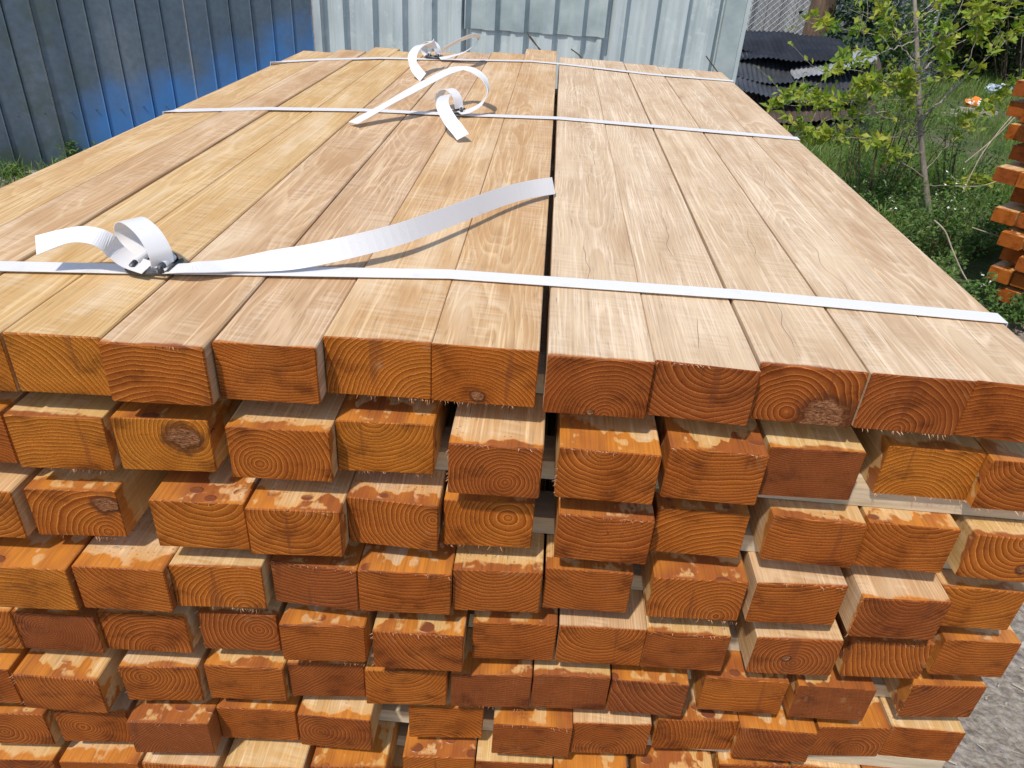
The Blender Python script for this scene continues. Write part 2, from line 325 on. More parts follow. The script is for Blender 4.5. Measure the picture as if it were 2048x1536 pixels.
KNOTS = {(0,7): (.022,.012,.026), (1,1): (.021,.043,.019), (0,4): (-.006,.009,.007), (2,1): (.033,.045,.014), (2,10): (.02,.02,.008), (4,9): (-.01,.03,.006), (0,5): (-.004,.004,.004)}
FUZZED = {(0,1): 't', (0,4): 'b', (0,6): 't', (0,8): 'b', (0,3): 'b', (1,0): 'b', (1,3): 'b', (1,4): 'tl', (1,5): 'tl', (1,6): 't', (1,8): 'b', (1,9): 'b', (2,3): 't', (2,2): 't', (2,1): 'b', (2,5): 'b', (2,6): 't',
          (3,3): 't', (3,4): 't', (3,2): 'b', (3,8): 't', (3,7): 'b', (3,9): 'l', (4,3): 'l', (4,5): 'tl', (4,4): 'b', (4,8): 't', (4,10): 't', (5,1): 'tl', (5,2): 'l', (5,11): 'l', (5,6): 'b', (6,2): 't', (6,6): 't'}
ORD = ['first', 'second', 'third', 'fourth', 'fifth', 'sixth', 'seventh', 'eighth', 'ninth', 'tenth', 'eleventh', 'twelfth', 'thirteenth', 'fourteenth']
FAR = [(640,104),(705,102),(770,95),(830,105),(890,105),(955,105),(1025,107),(1095,101),(1160,117),(1230,122),(1295,130),(1355,136),(1415,142)]

def beam(x0, x1, yl, yr, yb, zb, h, pith, ringw, tone, stain, knot=(0, 0, 0), seed=None, name='sawn_timber', raw=.2):
    """one sawn beam; local origin at the middle of its front bottom edge"""
    seed = R_.random() if seed is None else seed
    cxm = (x0 + x1) / 2; ym = (yl + yr) / 2; hw = (x1 - x0) / 2; L = yb - ym
    c = R_.uniform(.0008, .0016)
    st = [0.0, c, .02, .08, .2, .45, .75, 1.05, 1.35, 1.65, L - c, L]
    st = [s_ for s_ in st if s_ <= L - c - .01 or s_ in (L - c, L)]
    prof = [(-hw + c, 0), (hw - c, 0), (hw, c), (hw, h - c), (hw - c, h), (-hw + c, h), (-hw, h - c), (-hw, c)]
    vs = []; fdv = []
    for i, s_ in enumerate(st):
        ins = c * .8 if i in (0, len(st) - 1) else 0
        wx = .0007 * mnoise.noise((s_ * 2.1, seed * 50, 0)) if 0 < i < len(st) - 1 else 0
        wz = .0008 * mnoise.noise((s_ * 1.7, seed * 50, 7)) if 0 < i < len(st) - 1 else 0
        for (px_, pz_) in prof:
            qx = px_ * (1 - ins / hw); qz = h / 2 + (pz_ - h / 2) * (1 - ins * 2 / h)
            t_ = (px_ / hw + 1) / 2; yo = (yl + (yr - yl) * t_) - ym
            vs.append((qx + wx, s_ + yo * max(0, 1 - s_ / .2), qz + (wz if pz_ > h / 2 else 0))); fdv.append(min(s_, L - s_))
    m = len(st); fs = []
    for i in range(m - 1):
        for j in range(8): fs.append((i*8+j, i*8+(j+1) % 8, (i+1)*8+(j+1) % 8, (i+1)*8+j))
    nb = len(fs)
    fs += [tuple(range(7, -1, -1)), tuple((m-1)*8+j for j in range(8))]
    me = bpy.data.meshes.new(name); me.from_pydata(vs, [], fs); me.materials.append(WOOD_SIDE); me.materials.append(WOOD_END)
    n = len(vs)
    a = me.attributes.new('front_dist', 'FLOAT', 'POINT'); a.data.foreach_set('value', fdv)
    a = me.attributes.new('raw_tone', 'FLOAT', 'POINT'); a.data.foreach_set('value', [raw] * n)
    for nm, vv in (('pith', ((pith[0] - .5) * 2 * hw, pith[1] * h, ringw)), ('look', (tone, stain, seed)), ('knot', knot)):
        a = me.attributes.new(nm, 'FLOAT_VECTOR', 'POINT'); a.data.foreach_set('vector', list(vv) * n)
    me.polygons.foreach_set('material_index', [1 if (k < 8 or k >= nb - 8) else 0 for k in range(len(fs))])
    me.update()
    o = bpy.data.objects.new(name, me); COL.objects.link(o); o.location = (cxm, ym, zb)
    return o
def splinters(o, hw, h, sides, n=20):
    m = MB(); cl = [R_.random() for _ in range(4)]
    for s_ in sides:
        k = n if s_ in 'tb' else n // 2
        for _ in range(k):
            t = min(1, max(0, R_.choice(cl) + R_.gauss(0, .07))) if R_.random() < .75 else R_.random(); l = R_.choice((.0015, .002, .003, .004, .006)); wd = R_.uniform(.0002, .0005)
            if s_ == 'l': p = Vector((-hw + .0003, 0, h * t)); d = Vector((-.8, -.6, R_.uniform(-.7, .4)))
            else:
                p = Vector(((t * 2 - 1) * hw * .98, 0.0004, h - .0006 if s_ == 't' else .0004))
                d = Vector((R_.uniform(-.7, .7), -.7, R_.uniform(-.5, .9) if s_ == 't' else R_.uniform(-1, -.2)))
            d.normalize(); q = p + d * l * .6; e = q + (d + Vector((R_.uniform(-.8, .8), R_.uniform(-.4, .2), R_.uniform(-.9, .3)))).normalized() * l * .5
            u = d.orthogonal().normalized() * wd; u2 = d.cross(u).normalized() * wd
            m.add([p + u, p - u, p + u2, q + u * .8, q - u * .8, q + u2 * .8, e], [(0, 1, 4, 3), (1, 2, 5, 4), (2, 0, 3, 5), (3, 4, 6), (4, 5, 6), (5, 3, 6)])
    f = m.build('edge_splinters', FUZZ, o); f['kind'] = 'stuff'
    return f

def tone_word(t):
    return 'yellowish' if t < .25 else 'orange-brown' if t < .52 else 'reddish-brown' if t < .85 else 'dark brown'
def pith_word(p, k):
    if k and k[2] > .012: return 'with dark knot'
    inside = -.05 < p[0] < 1.05 and -.1 < p[1] < 1.15
    return 'with round rings' if inside else 'with sweeping rings'
NR = 12
zrow_bottom = [TOP - BH - PITCHZ * r for r in range(NR)]
row_ext = []
for r in range(NR):
    zt = TOP - PITCHZ * r
    items = []
    if r < len(ROWS):
        for i, b in enumerate(ROWS[r]):
            a = onz(b[0], b[1], zt); c = onz(b[2], b[3], zt)
            ym = (a.y + c.y) / 2; sk = max(-.004, min(.004, (c.y - a.y) / 2))
            items.append([a.x, c.x, ym - sk, ym + sk, PITH[r][i] if i < len(PITH[r]) else (.5, .5, 3, .5), i])
        if r == 7:
            rr = random.Random(5)
            for it in items: it[4] = (rr.uniform(-.2, 1.2), rr.uniform(-.8, 1.8), rr.uniform(2.8, 3.8), rr.uniform(.3, .8))
        if r == 0:
            xs = [-.699, -.612, -.535, -.4605]
            for k in (2, 1, 0):
                fy = (.588, .596, .584)[k]
                items.insert(0, [xs[k]*1.064, xs[k+1]*1.064 - .0015, fy, fy, [(.3, -.9, 3.6, .18), (.6, 1.6, 3.2, .42), (.5, -.4, 4.2, .10)][k], -3 + k])
        else:
            lim = {1: -.685, 2: -.69, 3: -.67}.get(r, -.6)
            while items[0][0] > lim + .06:
                x1 = items[0][0] - .006; fy = items[0][2] + R_.uniform(.0, .02)
                items.insert(0, [x1 - .099, x1, fy, fy, (R_.random(), R_.uniform(-.5, 1.5), 3.4, R_.uniform(.3, .7)), -1])
    else:
        x = -.685
        while x < .57:
            fy = R_.uniform(.58, .64); items.append([x, x + .099, fy, fy, (R_.random(), R_.uniform(-.5, 1.5), 3.4, R_.uniform(.3, .8)), -1]); x += .1015 + R_.uniform(0, .006)
    for k in range(len(items) - 1):
        ov = items[k][1] - items[k+1][0]
        if ov > -.0008:
            mid = (items[k][1] + items[k+1][0]) / 2; items[k][1] = mid - .0004; items[k+1][0] = mid + .0004
    row_ext.append((items[0][0], items[-1][1]))
    for k, (x0, x1, yl, yr, pp, i) in enumerate(items):
        h = BH + R_.uniform(-.0012, .0006)
        if r == 0:
            fp = FAR[k]; yb = onz(fp[0], fp[1], TOP).y; h = BH + (.0012, .0026, -.0008, 0.0, 0.0004, -.0008, 0, .0004, .0006, -.0006, .0004, -.0004, 0)[k]
            tone_raw = pp[3]
        else: yb = (yl + yr) / 2 + 2.0 + R_.uniform(-.012, .012)
        if r == 0: stain = R_.choice((.0008, .0015, .003))
        else: stain = R_.choice((.0015, .006, .009, .014, .02, .028, .04, .055))
        kn = KNOTS.get((r, i), (0, 0, 0))
        o = beam(x0, x1, yl, yr, yb, zrow_bottom[r], h, (pp[0], pp[1]), pp[2] * (1.15 if r < 2 else 1.4) / 1000, min(.92, pp[3] + (.08 if r > 2 else 0)), stain, kn, raw=pp[3] if r == 0 else R_.choice((.0, .08, .15, .22, .3, .45)))  # lower rows' ends toned darker: dimming toward the stack's foot painted into their colour
        sides = FUZZED.get((r, i))
        if sides: splinters(o, (x1 - x0) / 2, h, sides)
        if r == 0:
            base = 'golden tan' if pp[3] < .25 else 'pinkish tan' if pp[3] < .6 else 'pale cream'
            lab = f'{base} timber beam, {ORD[k]} from left in the top row, crossed by white straps'
        elif r < 8:
            lab = f'{tone_word(pp[3])} timber beam {pith_word(pp, kn)}, {ORD[k]} from left in {ORD[r]} row down'
        else: lab = f'timber beam low in the strapped stack, {ORD[k]} from left in {ORD[r]} row down'
        tag(o, lab, 'beam', 'beams of the strapped stack')

# spacer slats between the layers
FR_IN = [.075, .040, .05, .06, .055, .075, .028, .05, .05, .05, .05]
for gi in range(NR):
    zt = zrow_bottom[gi] - .0003
    th = PITCHZ - BH - .0016 if gi < NR - 1 else zrow_bottom[gi] - .0
    x0 = max(row_ext[gi][0], row_ext[min(gi+1, NR-1)][0]) + .004; x1 = min(row_ext[gi][1], row_ext[min(gi+1, NR-1)][1]) - .004
    for k, yy in enumerate((.628 + (FR_IN[gi] if gi < NR - 1 else .05), 1.52, 2.35)):
        m = MB(); wd = .05 if gi < NR - 1 else .09
        m.box((x0, 0, -th), (x1, wd, 0))
        if gi < NR - 1:
            o = m.build('spacer_slat', SLATM, loc=(0, yy, zt))
            if k == 0 and gi < 7: lab = f'pale raw spacer slat between {ORD[gi]} and {ORD[gi+1]} rows, near the cut beam ends'
            else: lab = f'pale {("front", "middle", "rear")[k]} spacer slat between {ORD[gi]} and {ORD[gi+1]} rows of the strapped stack'
            tag(o, lab, 'slat', 'spacer slats of the strapped stack')
        else:
            o = m.build('bearer_block', SLATM, loc=(0, yy, zt)); tag(o, f'rough {("front", "middle", "rear")[k]} bearer block on the ground under the strapped stack', 'bearer', 'bearers under the stack')

# ------------------------------------------------------------------ packing straps
SW = .0255
TZ = TOP + .0032
def build_bands(name, bands, parent, smooth=True):
    m = MB()
    for pts, wds in bands: m.band(pts, wds, SW)
    o = m.build(name, STRAP, parent, smooth=False)
    a = o.data.attributes.new('across', 'FLOAT', 'POINT'); a.data.foreach_set('value', [1.0 if k % 4 in (1, 2) else 0.0 for k in range(len(m.v))])
    return o
def px_path(pts, n=8):
    """(px, py, height above the top surface) -> world points"""
    return [onz(a, b, TZ + h) for a, b, h in spline(pts, n)]
LYAW = math.radians(36); LU = Vector((math.cos(LYAW), -math.sin(LYAW), 0)); LW = Vector((math.sin(LYAW), math.cos(LYAW), 0))
def around(pts2d, c0, n=8):
    """loop path: (offset along the turned strap direction, height, shift) about the buckle"""
    return [c0 + LU * (a - c0.x) + LW * c + Vector((0, 0, b)) for a, b, c in spline(pts2d, n)]
def buckle(parent, p, turn=0.0):
    """steel wire buckle: flat frame on the strap with two upstanding prong bars"""
    m = MB(); r = .0027
    L, Wd = .038, .036
    m.tube([(-L/2, -Wd/2, .004), (L/2, -Wd/2, .004), (L/2 + .003, -Wd/2, .006), (L/2 + .003, Wd/2, .006), (L/2, Wd/2, .004), (-L/2, Wd/2, .004), (-L/2 - .003, Wd/2, .006), (-L/2 - .003, -Wd/2, .006), (-L/2, -Wd/2, .004)], r, 8)
    for s_ in (-1, 1):
        m.tube([(s_*L*.42, Wd*.5, .004), (s_*L*.40, Wd*.46, .011), (s_*L*.40, -Wd*.40, .012), (s_*L*.40, -Wd*.52, .011), (s_*L*.44, -Wd*.55, .006)], r * 1.25, 8)
    o = m.build('buckle', STEEL, parent, smooth=True); o.location = p; o.rotation_euler = (0, 0, turn)
    for s_ in (-1, 1):
        m = MB(); m.tube([(s_*L*.40, -Wd*.30, .0118), (s_*L*.40, Wd*.34, .0118)], .0043, 12); m.build('strap_wrap', STRAP, o, smooth=False)
    return o
def strap(label, line, zoff=0):
    root = empty('packing_strap', onz(line[len(line)//2][0], line[len(line)//2][1], TOP)); tag(root, label, 'strap', 'white straps round the stack')
    P = [onz(a, b, TZ) for a, b in line]
    ys, ye = P[0].y, P[-1].y
    xl, xr = -.7465, .5368
    pts = []
    bot = .1
    yl2 = P[0].y + (xl - P[0].x) * 0.12
    lx, rx = min(e[0] for e in row_ext), xr; left = []; right = []; cm = xl
    for r in range(1, NR):
        cm = min(cm, row_ext[r][0]); rx = max(rx, row_ext[r][1]); zt = TOP - PITCHZ * r + .001
        left.append((cm - .003, zt)); right.append((rx + .003, zt))
    left.append((cm - .003, bot)); right.append((rx + .003, bot))
    pts += [Vector((a, yl2, b)) for a, b in reversed(left)] + [Vector((xl - .002, yl2, TOP - BH * .7)), Vector((xl, yl2, TZ - .001))]
    if P[0].x < xl + .03: P = P[1:]
    if P[-1].x > xr - .03: P = P[:-1]
    pts += P
    ye2 = P[-1].y - (xr - P[-1].x) * .02
    pts += [Vector((xr, ye2, TZ - .001)), Vector((xr + .003, ye2, TOP - BH * .7))] + [Vector((a, ye2, b)) for a, b in right]
    o = build_bands('band', [(pts, [(0, 1, 0)] * len(pts))], None)
    o.parent = root; o.matrix_parent_inverse = root.matrix_world.inverted() if False else Matrix.Translation(-root.location)
    return root
def adopt(o, root):
    o.parent = root; o.matrix_parent_inverse = Matrix.Translation(-root.location)
def vdir(a, b, t): return Vector(a).lerp(Vector(b), t).normalized()

# front strap with a standing loop and a long free end
s1 = strap('nearest white strap with a big loop and a long free end standing on edge', [(-190, 530), (0, 532), (240, 537), (500, 541), (900, 548), (1100, 562), (1500, 590), (2000, 637)])
bc = onz(312, 540, TZ)
adopt(buckle(None, bc), s1)
low = px_path([(326, 547, .006), (365, 545, .010), (410, 543, .008), (460, 543, .004), (530, 543, .003), (600, 537, .005), (700, 516, .012), (800, 489, .015), (900, 452, .014), (1000, 413, .010), (1060, 396, .006), (1107, 388, .003)], 6); nlow = len(low)
wd = []
for i in range(nlow):
    t = min(1, max(0, (i / nlow - .18) / .30)); t = t * t * (3 - 2 * t); wd.append(vdir((.05, 1, .02), UP, t))
mid = [p + d * SW * .5 for p, d in zip(low, wd)]
adopt(build_bands('free_end', [(mid, wd)], None), s1)
# the loop, in the plane of the strap
k = onz(0, 0, TZ); 
def sx(px, py=540): return onz(px, py, TZ).x
lp = around([(bc.x - .010, .004, 0), (bc.x - .032, .007, 0), (bc.x - .054, .018, .002), (bc.x - .060, .033, .003), (bc.x - .048, .044, .003), (bc.x - .024, .048, .001), (bc.x + .002, .042, 0), (bc.x + .017, .027, 0), (bc.x + .018, .012, 0)], bc)
tail = px_path([(296, 536, .008), (258, 522, .014), (232, 502, .024), (214, 484, .036), (188, 472, .043), (152, 469, .042), (112, 478, .036), (72, 491, .029)], 6)
nt = len(tail)
adopt(build_bands('loop', [(lp, [LW] * len(lp)), (tail, [vdir((.15, 1, .1), (.2, .75, .6), max(0, min(1, (i / nt - .35) * 1.6))) for i in range(nt)])], None), s1)

# middle strap: small loop, short end toward the camera, long end arched to the left
s2 = strap('middle white strap with a short hanging end and a long arched end crossing it', [(300, 221), (355, 221), (540, 217), (730, 220), (900, 228), (1118, 236), (1400, 260), (1600, 285)])
b2 = onz(908, 226, TZ); adopt(buckle(None, b2, .1), s2)
lp2 = around([(b2.x + .015, .012, 0), (b2.x + .008, .034, 0), (b2.x - .012, .046, 0), (b2.x - .034, .040, 0), (b2.x - .044, .022, 0), (b2.x - .030, .006, 0), (b2.x - .010, .004, 0)], b2)
adopt(build_bands('loop', [(lp2, [LW] * len(lp2))], None), s2)
e2 = px_path([(893, 190, .043), (886, 198, .046), (886, 214, .043), (900, 240, .028), (914, 258, .016), (926, 274, .008)], 6)
adopt(build_bands('short_end', [(e2, [(1, -.15, .25)] * len(e2))], None), s2)
a2 = px_path([(918, 226, .006), (940, 221, .010), (962, 207, .022), (974, 185, .043), (968, 160, .062), (950, 143, .072), (925, 136, .074), (895, 144, .070), (855, 164, .058), (800, 194, .040), (750, 222, .020), (706, 246, .005)], 6)
n2 = len(a2)
adopt(build_bands('long_end', [(a2, [vdir((0, 1, .1), (-.12, .95, .16), min(1, i / n2 * 1.6)) for i in range(n2)])], None), s2)

# far strap: loop, left end hanging toward the camera, right end curled up
s3 = strap('farthest white strap with a curled right end and a left end bent down', [(520, 127), (570, 123), (640, 119), (760, 116), (900, 119), (1060, 122), (1128, 128), (1300, 148), (1475, 168)])
b3 = onz(868, 117, TZ); adopt(buckle(None, b3, -.05), s3)
lp3 = around([(b3.x + .016, .012, 0), (b3.x + .012, .032, 0), (b3.x - .010, .045, 0), (b3.x - .032, .039, 0), (b3.x - .042, .021, 0), (b3.x - .032, .006, 0), (b3.x - .010, .004, 0)], b3)
adopt(build_bands('loop', [(lp3, [LW] * len(lp3))], None), s3)
e3 = px_path([(872, 88, .060), (855, 87, .066), (836, 94, .064), (825, 112, .050), (829, 134, .026), (846, 155, .006)], 6)
adopt(build_bands('left_end', [(e3, [vdir((.2, 1, 0), (1, -.4, .2), min(1, i / len(e3) * 1.5)) for i in range(len(e3))])], None), s3)
a3 = px_path([(880, 117, .006), (900, 113, .012), (925, 106, .024), (944, 94, .042), (956, 80, .060), (950, 72, .072), (930, 76, .074), (905, 88, .064), (884, 100, .052)], 6)
adopt(build_bands('right_end', [(a3, [vdir((0, 1, .2), (-.3, .8, -.5), min(1, i / len(a3) * 1.2)) for i in range(len(a3))])], None), s3)

# ------------------------------------------------------------------ sheet-metal fences
def galv_material():
    N = NT('galvanised_sheet'); P = N.obj(); x, y, z = N.sep(P)
    a = N.noise(N.vm('MULTIPLY', P, (1.6, 1.6, .8)), 1.3, 3, .55); b = N.noise(P, 26, 3, .6)
    c = N.ramp(a, [(.3, (.085, .12, .155)), (.55, (.13, .17, .21)), (.75, (.19, .23, .265))])
    c = N.mix(1.0, c, N.ramp(b, [(.3, g3(.85)), (.7, g3(1.12))]), 'MULTIPLY')
    c = N.mix(N.mt('MULTIPLY', N.mr(x, -1.2, -1.9), N.mr(N.noise(P, 2.3, 4, .7), .42, .6, 0, .65)), c, (.085, .115, .075))
    rust = N.mt('MULTIPLY', N.mr(N.noise(N.vm('MULTIPLY', P, (12, 1, .8)), 1.5, 3), .6, .7), N.mr(z, .55, .1))
    c = N.mix(N.mt('MULTIPLY', rust, .8), c, (.17, .09, .045))
    # sprayed blue paint, a soft cloud that climbs to the right
    h = N.mt('SUBTRACT', N.mt('ADD', .80, N.mt('MULTIPLY', x, .235)), z)
    h = N.mt('ADD', h, N.mt('MULTIPLY', N.mt('SUBTRACT', N.noise(P, 2.6, 4, .55), .5), 1.0))
    bl = N.mt('MULTIPLY', N.mr(h, -.22, .26), N.mr(x, -1.75, -1.45))
    c = N.mix(N.mt('MULTIPLY', bl, .86), c, (.05, .21, .52))
    N.bump(a, .25, .01)
    return N.fin(c, N.fmix(bl, .5, .55), N.fmix(bl, .3, .0), .5)
def white_material():
    N = NT('worn_white_sheet'); P = N.obj(); x, y, z = N.sep(P)
    a = N.noise(N.vm('MULTIPLY', P, (2.2, 2, .8)), 2.2, 4, .6); b = N.noise(P, 11, 5, .7)
    c = N.ramp(a, [(.3, (.36, .42, .43)), (.55, (.47, .53, .54)), (.8, (.56, .61, .61))])
    c = N.mix(N.mr(b, .56, .62, 0, .5), c, (.56, .62, .60))
    c = N.mix(N.mr(N.noise(N.vm('MULTIPLY', P, (1, 1, .5)), 7, 5, .7), .64, .72, 0, .6), c, (.22, .27, .28))
    st = N.noise(N.vm('MULTIPLY', P, (30, 30, 1)), 1.0, 3)
    c = N.mix(1.0, c, N.ramp(st, [(.3, g3(.86)), (.6, g3(1.04))]), 'MULTIPLY')
    N.bump(b, .12, .004)
    return N.fin(c, .5, 0, .4)
GALV, WHITE = galv_material(), white_material()
GREYW = simple('weathered_grey_paint', (.25, .31, .32), (.42, .48, .48), 5, .6)
def sheet(name, x0, x1, z0, z1, prof, pitch, phase, mat, parent, yoff=0, thick=.0):
    """profiled sheet in the x-z plane of its parent; prof = [(fraction of pitch, depth)]"""
    xs = []; k = math.floor((x0 - phase) / pitch) - 1
    while True:
        base = phase + k * pitch
        if base > x1: break
        for f, d in prof:
            xx = base + f * pitch
            if x0 < xx < x1: xs.append((xx, d))
        k += 1
    def dep(x):
        f = ((x - phase) / pitch) % 1
        pr = [(prof[-1][0] - 1, prof[-1][1])] + list(prof) + [(prof[0][0] + 1, prof[0][1])]
        for (f0, d0), (f1, d1) in zip(pr, pr[1:]):
            if f0 <= f <= f1: return d0 + (d1 - d0) * (f - f0) / max(1e-6, f1 - f0)
        return 0
    xs = [(x0, dep(x0))] + xs + [(x1, dep(x1))]
    m = MB(); n = len(xs); zs = [z0, (z0 + z1) * .35, (z0 + z1) * .7, z1]; t = .0012
    rj = random.Random(int(x0 * 1000)); jit = [[rj.uniform(-.003, .003) for _ in xs] for _ in zs]
    for side in (0, 1):
        vs = [(x, yoff - d + jit[a][b] + side * t, z) for a, z in enumerate(zs) for b, (x, d) in enumerate(xs)]
        fs = [(j*n+i, j*n+i+1, (j+1)*n+i+1, (j+1)*n+i) for j in range(len(zs)-1) for i in range(n-1)]
        m.add(vs, fs if side == 0 else [f[::-1] for f in fs])
    N0 = n * len(zs); e = (len(zs) - 1) * n
    m.f += [(i, N0+i, N0+i+1, i+1) for i in range(n-1)] + [(e+i+1, N0+e+i+1, N0+e+i, e+i) for i in range(n-1)]
    return m.build(name, mat, parent)
FANG = math.radians(38)
A0 = onz(60, 345, 0); fd_ = Vector((math.cos(FANG), math.sin(FANG), 0)); fn_ = Vector((-fd_.y, fd_.x, 0))
rc_ = ray(627, 40); rc_.z = 0
CORNER = rc_ * (A0.dot(fn_) / rc_.dot(fn_)); CORNER.z = 0
lf = empty('sheet_metal_fence', CORNER); lf.rotation_euler = (0, 0, FANG)
tag(lf, 'dark galvanised ribbed sheet fence with blue spray paint, left of the stack', 'fence')
RIB = [(0, 0), (.88, 0), (.905, .008), (.925, .008), (.95, -.004), (.975, 0)]
x = -.004; k = 0
while x > -5.2:
    sheet('sheet_panel', x - .86, x - .002, .02, 2.05, RIB, .143, 0, GALV, lf, yoff=(0, .006)[k % 2]); x -= .86; k += 1
m = MB()
for i in range(30):
    for zz in (.35, 1.05, 1.75):
        xx = -.07 - i * .143 + .004 * math.sin(i * 7.1); m.tube([(xx, -.003, zz + .006 * math.sin(i * 3.3)), (xx, .002, zz)], .004, 6)
sc_ = m.build('screws', STEEL, lf); sc_['kind'] = 'stuff'
WANG = math.radians(4)
wf = empty('corrugated_fence', CORNER + Vector((.03, .02, 0))); wf.rotation_euler = (0, 0, WANG)
tag(wf, 'whitish corrugated metal fence behind the far end of the stack', 'fence')
wdv = Vector((math.cos(WANG), math.sin(WANG), 0)); wnv = Vector((-wdv.y, wdv.x, 0))
def wall_at(px, py):
    d = ray(px, py); t = (wf.location - EYEV).dot(wnv) / d.dot(wnv); p = EYEV + d * t
    return (p - wf.location).dot(wdv), p.z
xa, _ = wall_at(935, 40); xb, zb_ = wall_at(1205, 62); _, za_ = wall_at(940, 68); xe, _ = wall_at(1440, 60); xf, _ = wall_at(1488, 60)
TR = [(0, 0), (.34, 0), (.50, .05), (.80, .05), (.97, 0)]
PW = (xa - .0) / 5.1
sheet('sheet_panel', 0.03, xa, .02, 2.1, TR, PW, .02, WHITE, wf)
sheet('sheet_panel', xa + .003, xb - .003, .02, 2.1, TR, PW, .05, WHITE, wf, yoff=.004)
sheet('patch_panel', xa - .02, xb + .01, (za_ + zb_) / 2, 2.1, TR, PW, .05, GREYW, wf, yoff=-.012)
sheet('sheet_panel', xb, xe, .02, 2.1, TR, PW * 1.05, xb - .03, WHITE, wf, yoff=.004)
m = MB(); m.box((-.02, -.06, .0), (.028, .0, 2.15)); m.build('corner_angle', WHITE, wf)
m = MB(); m.box((xe + .002, -.03, 0), (xf - .028, .03, 2.15)); m.build('end_post', GREYW, wf)
m = MB(); m.box((xf - .026, -.045, 0), (xf, .035, 2.15)); m.build('end_angle', WHITE, wf)
for i, zz in enumerate((.25, 1.0, 1.85)):
    m = MB(); m.box((.03, .036, zz), (xf - .03, .075, zz + .05)); m.build('rail', GREYW, wf)
m = MB()
for i in range(9):
    for zz in (.28, 1.03, 1.88):
        xx = .14 + i * PW * 1.02
        if xx < xe: m.box((xx - .007, -.040, zz - .007), (xx + .007, -.03, zz + .007))
bo = m.build('rivets', STEEL, wf); bo['kind'] = 'stuff'

# ------------------------------------------------------------------ vegetation helpers
def leaf_mat(name, c0, c1, c2, trans=.35):
    N = NT(name); P = N.obj(); f = N.noise(P, 9, 2); v = N.attr('tint').outputs['Fac']
    c = N.ramp(v, [(0, c0), (.5, c1), (1, c2)])
    c = N.mix(1.0, c, N.ramp(f, [(.3, g3(.75)), (.7, g3(1.2))]), 'MULTIPLY')
    m = N.fin(c, .5, 0, .35)
    tr = N.n('ShaderNodeBsdfTranslucent'); N.link(N.mix(1.0, c, (1.5, 1.7, .7), 'MULTIPLY'), tr.inputs[0])
    mx = N.n('ShaderNodeMixShader'); mx.inputs[0].default_value = trans
    N.link(N.b.outputs[0], mx.inputs[1]); N.link(tr.outputs[0], mx.inputs[2]); N.link(mx.outputs[0], N.out.inputs[0])
    return m
LEAF_Y = leaf_mat('young_leaf', (.14, .23, .03), (.26, .33, .04), (.42, .40, .06))
LEAF_G = leaf_mat('shrub_leaf', (.05, .115, .03), (.10, .19, .045), (.18, .26, .07))
LEAF_D = leaf_mat('dark_leaf', (.012, .035, .014), (.025, .06, .02), (.05, .095, .03), .2)
GRASSM = leaf_mat('grass_blade', (.09, .165, .035), (.15, .25, .05), (.30, .33, .13), .35)
BARK = simple('grey_bark', (.19, .16, .13), (.38, .33, .28), 60, .85, bump=.5, bdist=.002, stretch=(1, 1, .3))
BARKB = simple('brown_bark', (.07, .045, .03), (.17, .11, .07), 30, .9, bump=.6, bdist=.01, stretch=(1, 1, .25))
TWIG = simple('dry_twig', (.30, .25, .19), (.48, .42, .33), 30, .8)
PETAL = simple('white_petal', (.70, .70, .66), (.82, .82, .78), 20, .6)
class Leaves:
    def __init__(s): s.m = MB(); s.t = []
    def leaf(s, p, d, up, ln, wd, tint):
        d = Vector(d).normalized(); sd = d.cross(Vector(up))
        if sd.length < 1e-3: sd = d.orthogonal()
        sd.normalize(); nn = sd.cross(d)
        a = p; b = p + d * ln * .45 + sd * wd * .5 + nn * wd * .14; c = p + d * ln * .45 - sd * wd * .5 + nn * wd * .14
        e = p + d * ln - nn * ln * .12; mid = p + d * ln * .5 - nn * wd * .05
        s.m.add([a, b, e, c, mid], [(0, 1, 4), (1, 2, 4), (2, 3, 4), (3, 0, 4)]); s.t += [tint] * 5
    def build(s, name, mat, parent=None, loc=(0, 0, 0)):
        o = s.m.build(name, mat, parent, loc)
        a = o.data.attributes.new('tint', 'FLOAT', 'POINT'); a.data.foreach_set('value', s.t); return o
def rdir(rr, zmin=-.4):
    while True:
        v = Vector((rr.uniform(-1, 1), rr.uniform(-1, 1), rr.uniform(zmin, 1)))
        if .1 < v.length < 1: return v.normalized()
